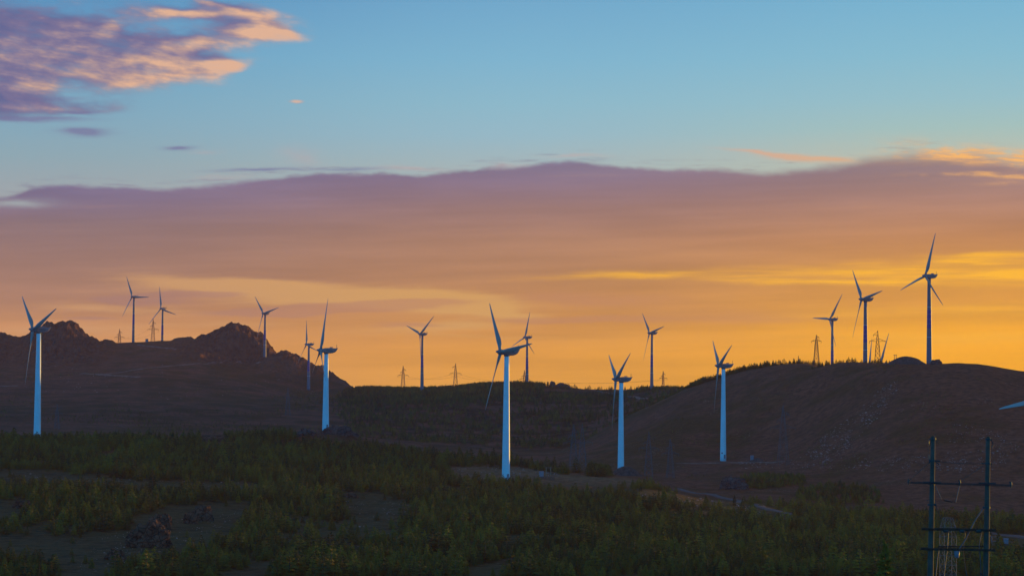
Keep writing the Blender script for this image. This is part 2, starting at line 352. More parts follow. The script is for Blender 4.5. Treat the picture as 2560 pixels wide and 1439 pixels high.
for i_ in range(len(NEAR) + 3, len(rk)):
    HK[i_] = HK[i_] * (1 - wlow) + np.minimum(HK[i_], -48.0) * wlow
# smooth the rings along the azimuth, lightly where they draw a skyline
dense = (AZ > -0.30) & (AZ < 0.30)
for i_ in range(len(rk)):
    sg = {2515: 1.0, 1345: 5, 1530: 6, 2190: 5, 2400: 3, 1430: 6, 1110: 4}.get(int(rk[i_]), 14)
    kx = np.arange(-3 * int(sg) - 1, 3 * int(sg) + 2); kw = np.exp(-kx ** 2 / (2 * sg * sg)); kw /= kw.sum()
    v_ = HK[i_][dense]; pad = np.pad(v_, len(kx) // 2, mode='edge')
    HK[i_][dense] = np.convolve(pad, kw, mode='valid')
def pchip(x, y, xq):
    h = np.diff(x)[:, None]; dl = np.diff(y, axis=0) / h
    d_ = np.zeros_like(y)
    w1 = 2 * h[1:] + h[:-1]; w2 = h[1:] + 2 * h[:-1]
    same = dl[:-1] * dl[1:] > 0
    with np.errstate(divide='ignore', invalid='ignore'):
        hm = (w1 + w2) / (w1 / dl[:-1] + w2 / dl[1:])
    d_[1:-1] = np.where(same, hm, 0)
    d_[0] = dl[0]; d_[-1] = dl[-1]
    k = np.clip(np.searchsorted(x, xq, side='right') - 1, 0, len(x) - 2)
    hh = (x[k + 1] - x[k])[:, None]; t = ((xq - x[k])[:, None]) / hh
    return ((1 + 2 * t) * (1 - t) ** 2) * y[k] + (t * (1 - t) ** 2) * hh * d_[k] + (t * t * (3 - 2 * t)) * y[k + 1] + (t * t * (t - 1)) * hh * d_[k + 1]
def gwin0(v, lo, hi, s): return 1 / (1 + np.exp(-(v - lo) / s)) / (1 + np.exp((v - hi) / s))
HG = pchip(rk, HK, RR)
GA, GR = np.meshgrid(AZ, RR)
GX = np.sin(GA) * GR; GY = np.cos(GA) * GR
# off-frame ridge far to the right that keeps the left hills in shade
HG += 168 * np.exp(-((GR - 4500) / 260) ** 2) * gwin0(GA, 0.35, 0.57, 0.02)
HG += 95 * np.exp(-((GR - 1870) / 130) ** 2) * gwin0(GA, 0.37, 0.45, 0.012)  # second unseen ridge, nearer, added to shade the right hill's outer slope
relief = np.clip((GR - 300) / 400, 0.0, 1)
HG = HG + relief * ((fbm(GX / 60, GY / 60, 4, 3) - 0.5) * 1.6 + (fbm(GX / 12, GY / 12, 3, 9) - 0.5) * 1.3)
ppx, ppy = to_px(GX, GY, HG)
def gwin(v, lo, hi, s): return 1 / (1 + np.exp(-(v - lo) / s)) / (1 + np.exp((v - hi) / s))
# gullies and humps of the far slopes
far = gwin(GR, 1650, 2800, 60)
HG += far * (fbm(GX / 110 + 3, GY / 220, 4, 21) - 0.5) * 9 * gwin(GR, 1650, 2100, 60)
HG += gwin(GR, 1180, 1560, 30) * (ridged(GX / 90, GY / 160, 4, 31) - 0.5) * 2.2
# craggy tops of the left hills
rock = gwin(GR, 2370, 2700, 18) * np.clip((HG + 3) / 40, 0, 1) * (1 - gwin(ppx, 285, 430, 14)) * gwin(ppx, -3000, 890, 10)
rock2 = np.clip(gwin(ppx, 60, 255, 12) + gwin(ppx, 480, 900, 18) + gwin(ppx, -900, 20, 6), 0, 1)
rock = rock * (0.3 + 0.7 * rock2)
HG += rock * (np.floor(fbm(GX / 14, GY / 16, 3, 71) * 9) / 9 - 0.45) * 9.0
HG += rock * ((ridged(GX / 22, GY / 30, 4, 41) - 0.55) * 9.0 + (ridged(GX / 7, GY / 9, 3, 51) - 0.5) * 4.2)
# outcrop shoulder below the sixth turbine
rockB = gwin(GR, 1085, 1135, 7) * gwin(ppx, 735, 905, 10)
HG += rockB * (ridged(GX / 8, GY / 8, 4, 61) - 0.45) * 2.4
ROCKM = np.clip(rock * 1.2 + rockB, 0, 1)

def grid_h(x, y):
    a = np.arctan2(x, y); r = np.hypot(x, y)
    i = np.clip(np.searchsorted(RR, r) - 1, 0, len(RR) - 2); j = np.clip(np.searchsorted(AZ, a) - 1, 0, len(AZ) - 2)
    tr = np.clip((r - RR[i]) / (RR[i + 1] - RR[i]), 0, 1); ta = np.clip((a - AZ[j]) / (AZ[j + 1] - AZ[j]), 0, 1)
    return (HG[i, j] * (1 - ta) + HG[i, j + 1] * ta) * (1 - tr) + (HG[i + 1, j] * (1 - ta) + HG[i + 1, j + 1] * ta) * tr
def ground(x, y): return float(grid_h(np.array([x]), np.array([y]))[0])
RQ = np.concatenate([np.linspace(100, 1100, 800), np.linspace(1100, 2700, 1600)])
def hit(px, py, rmin=200):
    """first ground point under a photo pixel, beyond rmin"""
    a, t = azt(px, py)
    q = RQ[RQ >= rmin]
    hh = grid_h(np.sin(a) * q, np.cos(a) * q)
    k = np.nonzero(hh >= t * q)[0]
    r = q[k[0]] if len(k) else q[np.argmax((hh / q)[q < rmin + 500])]
    x, y = math.sin(a) * r, math.cos(a) * r
    return Vector((x, y, ground(x, y)))
def on_ground(px, r, py=1000):
    a, t = azt(px, py)
    x, y = math.sin(a) * r, math.cos(a) * r
    return Vector((x, y, ground(x, y)))

# ------------------------------------------------------------------ materials
def mat(name, col=(0.5, 0.5, 0.5), rough=0.6, metal=0.0, var=0.0, scale=1.0, spec=0.3, bump=0.0):
    m_ = bpy.data.materials.new(name); m_.use_nodes = True
    t = m_.node_tree; b = NB(t); p = t.nodes['Principled BSDF']
    p.inputs['Roughness'].default_value = rough; p.inputs['Metallic'].default_value = metal
    p.inputs['Specular IOR Level'].default_value = spec
    if var:
        tcn = b.node('ShaderNodeTexCoord')
        n = b.noise(tcn.outputs['Object'], scale, 5, 0.6)
        c1 = tuple(c * (1 - var) for c in col) + (1,); c2 = tuple(min(1, c * (1 + var)) for c in col) + (1,)
        b.put(p.inputs['Base Color'], b.mix(b.smooth(n, 0.3, 0.7), c1, c2))
        if bump:
            bn = b.node('ShaderNodeBump'); bn.inputs['Strength'].default_value = bump; b.put(bn.inputs['Height'], n); b.put(p.inputs['Normal'], bn.outputs[0])
    else:
        p.inputs['Base Color'].default_value = tuple(col) + (1,)
    return m_
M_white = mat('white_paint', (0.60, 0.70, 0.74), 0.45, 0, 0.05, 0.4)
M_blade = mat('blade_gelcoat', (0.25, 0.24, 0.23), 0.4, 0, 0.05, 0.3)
M_white_shaded = mat('shaded_tower_white', (0.15, 0.13, 0.16), 0.5, 0, 0.06, 0.4)  # tower white darkened so the far towers read as backlit silhouettes
M_nac = mat('nacelle_shell', (0.27, 0.17, 0.17), 0.5, 0, 0.06, 1.2)
M_hub = mat('hub_grey', (0.18, 0.19, 0.22), 0.5, 0, 0.08, 2)
M_blue = mat('blue_lettering_paint', (0.02, 0.04, 0.22), 0.5, 0, 0.1, 1)
M_darkm = mat('dark_metal', (0.05, 0.055, 0.06), 0.6, 0.3, 0.2, 4)
M_steel = mat('galvanised_steel', (0.10, 0.10, 0.11), 0.7, 0.2, 0.2, 3)
M_rust = mat('rusted_steel', (0.06, 0.03, 0.02), 0.8, 0.2, 0.4, 5)
M_conc = mat('pole_concrete', (0.085, 0.06, 0.045), 0.85, 0, 0.22, 2.5)
M_cab = mat('cabinet_paint', (0.20, 0.17, 0.20), 0.5, 0, 0.12, 2)
M_red = mat('red_plate', (0.5, 0.05, 0.04), 0.5)
M_brown = mat('brown_porcelain', (0.16, 0.03, 0.02), 0.3)
M_trunk = mat('conifer_bark', (0.09, 0.06, 0.045), 0.9, 0, 0.3, 6)
M_timber = mat('weathered_timber', (0.30, 0.18, 0.11), 0.9, 0, 0.3, 5)

def foliage(name, c1, c2):
    m_ = bpy.data.materials.new(name); m_.use_nodes = True
    t = m_.node_tree; b = NB(t); p = t.nodes['Principled BSDF']
    oi = b.node('ShaderNodeObjectInfo'); g = b.node('ShaderNodeNewGeometry')
    n = b.noise(g.outputs['Position'], 0.03, 3, 0.5)
    f = b.m('ADD', b.mul(b.m('POWER', oi.outputs['Random'], 1.6), 0.6), b.mul(b.smooth(n, 0.35, 0.75), 0.4), clamp=True)
    b.put(p.inputs['Base Color'], b.mix(f, c1, c2))
    p.inputs['Roughness'].default_value = 0.85; p.inputs['Specular IOR Level'].default_value = 0.15
    return m_
M_fol = foliage('conifer_needles', (0.045, 0.032, 0.007, 1), (0.24, 0.165, 0.016, 1))

def rock_mat(name, c1, c2):
    m_ = bpy.data.materials.new(name); m_.use_nodes = True
    t = m_.node_tree; b = NB(t); p = t.nodes['Principled BSDF']
    g = b.node('ShaderNodeNewGeometry')
    n = b.noise(g.outputs['Position'], 0.35, 7, 0.65)
    v = b.node('ShaderNodeTexVoronoi', feature='DISTANCE_TO_EDGE'); v.inputs['Scale'].default_value = 0.55
    b.put(v.inputs['Vector'], g.outputs['Position'])
    crack = b.smooth(v.outputs[0], 0.0, 0.09, 0.35, 1.0)
    c = b.mix(b.smooth(n, 0.32, 0.68), c1, c2)
    b.put(p.inputs['Base Color'], b.mix(1.0, c, b.comb(crack, crack, crack), 'MULTIPLY'))
    bn = b.node('ShaderNodeBump'); bn.inputs['Strength'].default_value = 0.7; bn.inputs['Distance'].default_value = 0.5
    b.put(bn.inputs['Height'], b.add(n, b.mul(crack, 0.4))); b.put(p.inputs['Normal'], bn.outputs[0])
    p.inputs['Roughness'].default_value = 0.92; p.inputs['Specular IOR Level'].default_value = 0.1
    return m_
M_rock = rock_mat('lichen_rock', (0.075, 0.034, 0.022, 1), (0.18, 0.085, 0.055, 1))
M_rockd = rock_mat('dark_rock', (0.05, 0.038, 0.038, 1), (0.12, 0.095, 0.085, 1))
M_stone = mat('pale_stone', (0.36, 0.20, 0.18), 0.9, 0, 0.4, 0.3)
M_soil = mat('spoil_soil', (0.075, 0.055, 0.05), 0.95, 0, 0.4, 0.8, 0.1, 0.6)
M_road = mat('dirt_track', (0.22, 0.12, 0.10), 0.95, 0, 0.35, 0.25, 0.1)
M_asph = mat('pale_road', (0.14, 0.095, 0.095), 0.9, 0, 0.15, 0.2, 0.1)

def ground_mat():
    m_ = bpy.data.materials.new('hill_grass_and_soil'); m_.use_nodes = True
    t = m_.node_tree; b = NB(t); p = t.nodes['Principled BSDF']
    g = b.node('ShaderNodeNewGeometry')
    pos = g.outputs['Position']
    big = b.noise(pos, 0.006, 4, 0.5)
    mid = b.noise(pos, 0.035, 6, 0.62)
    fine = b.noise(pos, 0.28, 6, 0.7)
    at = b.node('ShaderNodeAttribute'); at.attribute_name = 'rock'
    at2 = b.node('ShaderNodeAttribute'); at2.attribute_name = 'scrub'
    dry = b.mix(b.smooth(fine, 0.3, 0.7), (0.105, 0.035, 0.021, 1), (0.29, 0.092, 0.054, 1))
    green = b.mix(b.smooth(fine, 0.3, 0.7), (0.085, 0.038, 0.014, 1), (0.185, 0.072, 0.028, 1))
    c = b.mix(b.smooth(b.add(b.mul(big, 0.5), b.mul(mid, 0.6)), 0.50, 0.64), dry, green)
    at4 = b.node('ShaderNodeAttribute'); at4.attribute_name = 'pad'
    c = b.mix(b.mul(at4.outputs['Fac'], b.smooth(mid, 0.3, 0.5)), c, b.mix(b.smooth(fine, 0.3, 0.7), (0.16, 0.075, 0.035, 1), (0.42, 0.22, 0.12, 1)))
    at3 = b.node('ShaderNodeAttribute'); at3.attribute_name = 'meadow'
    mead = b.mix(b.smooth(b.add(b.mul(fine, 0.5), b.mul(mid, 0.5)), 0.35, 0.62), (0.035, 0.032, 0.012, 1), (0.115, 0.085, 0.036, 1))
    c = b.mix(b.mul(at3.outputs['Fac'], 0.85), c, mead)
    scr = b.smooth(b.add(mid, b.mul(b.sub(fine, 0.5), 0.5)), 0.44, 0.60)
    c = b.mix(b.mul(scr, b.add(b.mul(at2.outputs['Fac'], 0.75), 0.15)), c, (0.040, 0.021, 0.008, 1))
    vor = b.node('ShaderNodeTexVoronoi'); vor.inputs['Scale'].default_value = 0.45; b.put(vor.inputs['Vector'], pos)
    st_ = b.mul(b.smooth(vor.outputs['Distance'], 0.24, 0.12), b.smooth(b.noise(pos, 0.022, 5, 0.6), 0.54, 0.68))
    c = b.mix(b.mul(st_, 0.75), c, (0.42, 0.26, 0.24, 1))
    rk_ = b.mix(b.smooth(b.noise(pos, 0.15, 8, 0.7), 0.3, 0.7), (0.055, 0.025, 0.020, 1), (0.15, 0.07, 0.05, 1))
    c = b.mix(at.outputs['Fac'], c, rk_)
    b.put(p.inputs['Base Color'], c)
    bn = b.node('ShaderNodeBump'); bn.inputs['Strength'].default_value = 0.9; bn.inputs['Distance'].default_value = 1.6
    b.put(bn.inputs['Height'], b.add(b.mul(fine, 0.7), mid)); b.put(p.inputs['Normal'], bn.outputs[0])
    p.inputs['Roughness'].default_value = 0.95; p.inputs['Specular IOR Level'].default_value = 0.05
    return m_
M_ground = ground_mat()

# ------------------------------------------------------------------ tagging and mesh helpers
def tag(o, label=None, cat=None, group=None, kind=None):
    if label: o['label'] = label
    if cat: o['category'] = cat
    if group: o['group'] = group
    if kind: o['kind'] = kind
    return o
def empty(name, loc, rz=0.0):
    o = bpy.data.objects.new(name, None); C.objects.link(o)
    o.location = loc; o.rotation_euler = (0, 0, rz); o.empty_display_size = 1
    return o
class MB:
    def __init__(s): s.v = []; s.f = []; s.mi = []; s.cur = 0
    def add(s, vs, fs):
        o = len(s.v); s.v += [tuple(x) for x in vs]
        for f in fs: s.f.append([i + o for i in f]); s.mi.append(s.cur)
    def box(s, c, size, rot=None):
        hx, hy, hz = size[0] / 2, size[1] / 2, size[2] / 2
        vs = [Vector((x, y, z)) for x in (-hx, hx) for y in (-hy, hy) for z in (-hz, hz)]
        if rot is not None: vs = [rot @ v for v in vs]
        vs = [v + Vector(c) for v in vs]
        s.add(vs, [(0, 1, 3, 2), (4, 6, 7, 5), (0, 4, 5, 1), (2, 3, 7, 6), (0, 2, 6, 4), (1, 5, 7, 3)])
    def tube(s, pts, rad, n=6, cap=True):
        pts = [Vector(p) for p in pts]
        if isinstance(rad, (int, float)): rad = [rad] * len(pts)
        rings = []
        for i, p in enumerate(pts):
            d_ = (pts[min(i + 1, len(pts) - 1)] - pts[max(i - 1, 0)]).normalized()
            a = d_.cross(Vector((0, 0, 1)))
            if a.length < 0.05: a = d_.cross(Vector((0, 1, 0)))
            a.normalize(); b_ = d_.cross(a).normalized()
            rings.append([p + (a * math.cos(2 * math.pi * k / n) + b_ * math.sin(2 * math.pi * k / n)) * rad[i] for k in range(n)])
        vs = [v for r_ in rings for v in r_]; fs = []
        for i in range(len(rings) - 1):
            for k in range(n): fs.append((i * n + k, i * n + (k + 1) % n, (i + 1) * n + (k + 1) % n, (i + 1) * n + k))
        if cap:
            fs.append(tuple(range(n - 1, -1, -1))); fs.append(tuple((len(rings) - 1) * n + k for k in range(n)))
        s.add(vs, fs)
    def rings(s, rings, cap=True):
        n = len(rings[0]); vs = [v for r_ in rings for v in r_]; fs = []
        for i in range(len(rings) - 1):
            for k in range(n): fs.append((i * n + k, i * n + (k + 1) % n, (i + 1) * n + (k + 1) % n, (i + 1) * n + k))
        if cap:
            fs.append(tuple(range(n - 1, -1, -1))); fs.append(tuple((len(rings) - 1) * n + k for k in range(n)))
        s.add(vs, fs)
    def mesh(s, name, mats, smooth=False):
        me = bpy.data.meshes.new(name); me.from_pydata(s.v, [], s.f)
        for m_ in (mats if isinstance(mats, (list, tuple)) else [mats]): me.materials.append(m_)
        if any(s.mi): me.polygons.foreach_set('material_index', s.mi)
        if smooth:
            me.polygons.foreach_set('use_smooth', [True] * len(me.polygons))
        me.update()
        return me
    def build(s, name, mats, parent=None, smooth=False, loc=None):
        o = bpy.data.objects.new(name, s.mesh(name, mats, smooth)); C.objects.link(o)
        if parent: o.parent = parent
        if loc is not None: o.location = loc
        return o
def link_mesh(name, me, parent=None, loc=None):
    o = bpy.data.objects.new(name, me); C.objects.link(o)
    if parent: o.parent = parent
    if loc is not None: o.location = loc
    return o

# ------------------------------------------------------------------ the ground sheet
def build_ground():
    nr, na = HG.shape
    co = np.stack([GX, GY, HG], -1).reshape(-1, 3)
    i = np.arange(nr - 1)[:, None]; j = np.arange(na - 1)[None, :]
    a = i * na + j
    f = np.stack([a, a + 1, a + na + 1, a + na], -1).reshape(-1, 4)
    me = bpy.data.meshes.new('hillside_ground')
    me.vertices.add(len(co)); me.vertices.foreach_set('co', co.ravel().astype(np.float32))
    me.loops.add(f.size); me.loops.foreach_set('vertex_index', f.ravel().astype(np.int32))
    me.polygons.add(len(f)); me.polygons.foreach_set('loop_start', (np.arange(len(f)) * 4).astype(np.int32))
    me.update(calc_edges=True)
    me.polygons.foreach_set('use_smooth', (ROCKM[:-1, :-1].ravel() < 0.25))
    at = me.attributes.new('rock', 'FLOAT', 'POINT'); at.data.foreach_set('value', ROCKM.ravel().astype(np.float32))
    padm = 0.65 * gwin(GR, 935, 1035, 8) * gwin(ppx, 1120, 1600, 25)
    at = me.attributes.new('pad', 'FLOAT', 'POINT'); at.data.foreach_set('value', padm.ravel().astype(np.float32))
    at = me.attributes.new('meadow', 'FLOAT', 'POINT'); at.data.foreach_set('value', (1 / (1 + np.exp((GR - 930) / 25))).ravel().astype(np.float32))
    scr = gwin(GR, 1600, 2330, 60) * (0.35 + 0.65 * gwin(ppx, 830, 1760, 60))
    at = me.attributes.new('scrub', 'FLOAT', 'POINT'); at.data.foreach_set('value', scr.ravel().astype(np.float32))
    me.materials.append(M_ground)
    # faces must point up
    o = link_mesh('hills', me)
    if me.polygons[nr * 3].normal.z < 0: me.flip_normals()
    tag(o, kind='structure')
build_ground()

# ------------------------------------------------------------------ tracks and roads
def road(name, pts, width, m_, rmin=200):
    P = [hit(px, py, rmin) for px, py in pts]
    Q = []
    for i in range(len(P) - 1):
        n = max(2, int((P[i + 1] - P[i]).length / 6))
        for k in range(n): Q.append(P[i].lerp(P[i + 1], k / n))
    Q.append(P[-1])
    b = MB(); L = 7; rows = []
    for i, q in enumerate(Q):
        d_ = (Q[min(i + 1, len(Q) - 1)] - Q[max(0, i - 1)]); d_.z = 0; d_.normalize()
        s_ = Vector((d_.y, -d_.x, 0))
        row = []
        for k in range(L):
            p = q + s_ * width * (k / (L - 1) - 0.5)
            row.append((p.x, p.y, ground(p.x, p.y) + (0.30 if 0 < k < L - 1 else -0.15)))
        rows.append(row)
    vs = [v for r_ in rows for v in r_]
    fs = [(i * L + k, (i + 1) * L + k, (i + 1) * L + k + 1, i * L + k + 1) for i in range(len(rows) - 1) for k in range(L - 1)]
    b.add(vs, fs)
    o = b.build(name, m_, smooth=True)
    tag(o, kind='structure')
road('dirt_road', [(205, 933), (240, 935), (300, 939), (350, 943)], 7, M_road, 1800)
road('dirt_road', [(0, 965), (45, 964)], 6, M_road, 1800)
road('dirt_road', [(260, 936), (330, 925), (420, 915), (520, 909), (600, 905), (650, 907)], 4, M_road, 1800)
road('dirt_road', [(345, 862), (390, 867), (440, 874)], 4, M_road, 1800)
road('dirt_road', [(1480, 974), (1530, 984), (1575, 990), (1620, 997)], 3.5, M_road, 1700)
road('dirt_road', [(1690, 1158), (1806, 1157), (1900, 1155), (1960, 1153)], 2.6, M_road, 1100)
road('paved_road', [(1700, 1222), (1780, 1236), (1850, 1252), (1905, 1268), (1990, 1288)], 4.5, M_asph, 600)
road('paved_road', [(2470, 1332), (2510, 1337), (2560, 1343), (2640, 1352)], 4.5, M_asph, 500)

# ------------------------------------------------------------------ conifers
def conifer_mesh(name, seed, h=1.0, width=0.26, whorls=13, per=8, detail=1):
    """unit height conifer: trunk plus whorls of drooping, ragged branch fans"""
    rnd = random.Random(seed)
    b = MB()
    b.cur = 1
    b.tube([(0, 0, -0.03), (0.004, 0.003, 0.5), (0, 0, 0.98)], [0.018, 0.011, 0.003], 5)
    b.cur = 0
    for w in range(whorls):
        t = (w + 0.3) / whorls
        z0 = 0.06 + 0.90 * t
        L = width * (1 - t) ** 0.8 * rnd.uniform(0.85, 1.12) + 0.02
        n = max(4, int(per * (1 - 0.45 * t)))
        a0 = rnd.uniform(0, 6.28)
        for k in range(n):
            a = a0 + 6.283 * k / n + rnd.uniform(-0.3, 0.3)
            l = L * rnd.uniform(0.65, 1.15)
            rise = rnd.uniform(-0.01, 0.06) * (0.4 + t)
            ca, sa = math.cos(a), math.sin(a)
            wd = l * rnd.uniform(0.22, 0.34) + 0.006
            z = z0 + rnd.uniform(-0.02, 0.02)
            def P(s_, side, dz): return (ca * s_ - sa * side, sa * s_ + ca * side, z + dz)
            tip = P(l, 0, rise - 0.1 * l)
            m1 = P(l * 0.55, wd, rise * 0.6 - 0.05 * l - 0.02); m2 = P(l * 0.55, -wd, rise * 0.6 - 0.05 * l - 0.02)
            mc = P(l * 0.5, 0, rise + 0.018); root = P(0.005, 0, -0.015)
            b.add([root, m1, tip, m2, mc], [(0, 1, 4), (1, 2, 4), (2, 3, 4), (3, 0, 4)])
            if detail > 1:
                for q in range(detail * 3):
                    s_ = rnd.uniform(0.25, 0.95) * l; sd = rnd.choice((-1, 1)); ln = wd * rnd.uniform(0.6, 1.2)
                    b.add([P(s_, 0, rise * s_ / l), P(s_ + ln * 0.6, sd * ln, rise * s_ / l - 0.012), P(s_ + ln * 0.25, sd * ln * 0.5, rise * s_ / l + 0.012)], [(0, 1, 2)])
    for k in range(4):
        a = 1.57 * k + 0.4
        b.add([(0, 0, 1.0), (0.012 * math.cos(a), 0.012 * math.sin(a), 0.9), (0.012 * math.cos(a + 1.3), 0.012 * math.sin(a + 1.3), 0.9)], [(0, 1, 2)])
    return b.mesh(name, [M_fol, M_trunk])
TREE_ME = [conifer_mesh('conifer', 11, width=0.36), conifer_mesh('conifer', 12, width=0.30, whorls=14), conifer_mesh('conifer', 13, width=0.42, whorls=11),
           conifer_mesh('conifer', 14, width=0.46, whorls=10, per=9), conifer_mesh('conifer', 15, width=0.34, whorls=12), conifer_mesh('conifer', 16, width=0.62, whorls=8, per=9), conifer_mesh('conifer', 17, width=0.52, whorls=9, per=8)]

def inpoly(px, py, poly):
    c = np.zeros(px.shape, bool); n = len(poly)
    for i in range(n):
        x1, y1 = poly[i]; x2, y2 = poly[(i + 1) % n]
        if y1 == y2: continue
        cond = ((y1 > py) != (y2 > py)) & (px < (x2 - x1) * (py - y1) / (y2 - y1) + x1)
        c ^= cond
    return c
CLEAR = [
 [(-60, 1178), (60, 1172), (130, 1176), (250, 1194), (450, 1202), (600, 1203), (660, 1208), (640, 1222), (450, 1222), (330, 1216), (200, 1208), (-60, 1205)],
 [(-60, 1250), (60, 1245), (80, 1262), (45, 1300), (-60, 1300)],
 [(-60, 1338), (200, 1335), (320, 1325), (345, 1292), (410, 1265), (540, 1250), (628, 1254), (632, 1272), (570, 1330), (530, 1365), (400, 1392), (280, 1425), (230, 1470), (150, 1470), (140, 1400), (60, 1388), (-60, 1384)],
 [(530, 1450), (620, 1412), (705, 1390), (700, 1408), (640, 1450)],
 [(845, 1234), (900, 1230), (960, 1238), (1035, 1262), (1005, 1292), (945, 1318), (905, 1340), (885, 1300), (858, 1270)],
 [(1115, 1166), (1200, 1164), (1300, 1166), (1390, 1182), (1450, 1180), (1540, 1180), (1610, 1196), (1545, 1206), (1500, 1222), (1400, 1216), (1330, 1206), (1290, 1203), (1240, 1204), (1140, 1188)],
 [(1150, 1425), (1240, 1400), (1300, 1396), (1300, 1425), (1180, 1450)],
 [(1535, 1226), (1620, 1226), (1720, 1234), (1850, 1254), (1990, 1284), (1995, 1294), (1850, 1268), (1760, 1250), (1600, 1236)],
 [(2450, 1332), (2640, 1334), (2640, 1378), (2490, 1372)],
 [(700, 1100), (905, 1094), (905, 1072), (700, 1078)],
 [(470, 1108), (590, 1108), (590, 1088), (470, 1088)],
 [(2150, 1380), (2330, 1385), (2330, 1439), (2150, 1439)][:0],
]
CLEAR = [p for p in CLEAR if p]
def scatter(n, r0, r1, a0=-0.235, a1=0.235):
    a = RNG.uniform(a0, a1, n); r = np.sqrt(RNG.uniform(r0 * r0, r1 * r1, n))
    return np.sin(a) * r, np.cos(a) * r
def pick(x, y):
    z = grid_h(x, y); px, py = to_px(x, y, z)
    return z, px, py, np.hypot(x, y)
pts = []
# near plantation
sp = 2.7
def jitter_grid(r0, r1, sp):
    gx, gy = np.meshgrid(np.arange(-300, 300, sp), np.arange(r0 * 0.96, r1, sp))
    gx = gx + RNG.uniform(-0.42, 0.42, gx.shape) * sp; gy = gy + RNG.uniform(-0.42, 0.42, gy.shape) * sp
    gx = gx.ravel(); gy = gy.ravel()
    r = np.hypot(gx, gy); a = np.arctan2(gx, gy)
    k = (np.abs(a) < 0.24) & (r > r0) & (r < r1)
    return gx[k], gy[k]
x, y = jitter_grid(500, 1080, sp)
z, px, py, r = pick(x, y)
rmax = np.interp(px, [0, 700, 720, 905, 940, 1440, 1500, 1540, 1600, 1700, 2560], [1078, 1074, 1060, 1060, 1066, 1040, 1000, 960, 925, 900, 888])
k = (r < rmax)
for pi_, poly in enumerate(CLEAR):
    for up_ in ((0, 8, 16) if pi_ in (5, 7) else (0, 9)): k &= ~inpoly(px + RNG.normal(0, 5, px.shape), py - up_ + RNG.normal(0, 2.5, py.shape), poly)
k &= fbm(x / 16, y / 16, 3, 77) > 0.33
gaps = fbm(x / 45 + 5, y / 45, 3, 88)
k &= (gaps > 0.36) | (RNG.random(px.shape) < 0.25)
x, y, z, px, py, r = [q[k] for q in (x, y, z, px, py, r)]
hts = np.clip(2.75 * np.exp(RNG.normal(0, 0.30, len(x))) * (0.55 + 0.95 * fbm(x / 22, y / 22, 3, 99)), 1.2, 7)
pts.append(np.stack([x, y, z, hts], -1))
# a few strays in the clearings
x, y = jitter_grid(520, 1060, 9.0); z, px, py, r = pick(x, y)
k = (RNG.random(px.shape) < 0.20) & (r < 1040) & (px < 1100)
pts.append(np.stack([x[k], y[k], z[k], RNG.uniform(1.2, 2.6, k.sum())], -1))
# small trees behind the tower-8 clearing and by the valley pylons
def patch(n, poly, rmin, rmax, hm):
    P = []
    xs = [p[0] for p in poly]; ys = [p[1] for p in poly]
    a0 = azt(min(xs), 1000)[0]; a1 = azt(max(xs), 1000)[0]
    x, y = scatter(n, rmin, rmax, a0, a1); z, px, py, r = pick(x, y)
    k = inpoly(px, py, poly)
    return np.stack([x[k], y[k], z[k], np.clip(RNG.normal(hm, hm * 0.2, k.sum()), 0.8, 6)], -1)
pts.append(patch(700, [(1470, 1176), (1525, 1174), (1525, 1190), (1470, 1192)], 1000, 1110, 3.6))
pts.append(patch(900, [(1830, 1200), (1900, 1186), (2010, 1190), (2015, 1212), (1900, 1222), (1830, 1216)], 980, 1160, 2.0))
pts.append(patch(1000, [(2000, 1222), (2100, 1212), (2200, 1225), (2210, 1258), (2080, 1262), (1990, 1244)], 930, 1160, 2.4))
pts.append(patch(500, [(560, 1085), (640, 1084), (740, 1090), (740, 1102), (560, 1104)], 1050, 1120, 3.5))
pts.append(patch(500, [(-20, 1098), (500, 1096), (500, 1122), (-20, 1124)], 1020, 1076, 3.9))
pts.append(patch(160, [(1215, 1203), (1345, 1203), (1345, 1212), (1215, 1212)], 880, 945, 2.4))
# middle ridge and its crest
x, y = scatter(26000, 1650, 2230, azt(820, 1000)[0], azt(1760, 1000)[0]); z, px, py, r = pick(x, y)
dens = 0.10 + 0.9 * gwin(py, 960, 1004, 5) * gwin(px, 840, 1500, 30) + 0.30 * np.clip((fbm(x / 50, y / 90, 3, 123) - 0.46) * 8, 0, 1) + 0.22 * np.clip((fbm(x / 25, y / 60, 3, 124) - 0.5) * 8, 0, 1)
dens *= np.where(px < 900, np.clip((px - 820) / 60, 0, 1) * (py > 968), 1)
k = RNG.random(px.shape) < dens * 0.55
k &= ~(gwin(px, 1355, 1600, 6) * gwin(r, 2120, 2300, 8) * (px > 1360) > 0.5) | (RNG.random(px.shape) < 0.10)
pts.append(np.stack([x[k], y[k], z[k], np.clip(RNG.normal(2.9, 0.7, k.sum()), 1.2, 5)], -1))
x, y = scatter(1500, 2165, 2215, azt(885, 1000)[0], azt(1362, 1000)[0]); z, px, py, r = pick(x, y)
pts.append(np.stack([x, y, z, RNG.uniform(2.0, 4.2, len(x))], -1))
x, y = scatter(350, 2080, 2180, azt(1590, 1000)[0], azt(1760, 1000)[0]); z, px, py, r = pick(x, y)
pts.append(np.stack([x, y, z, RNG.uniform(2.0, 4.0, len(x))], -1))
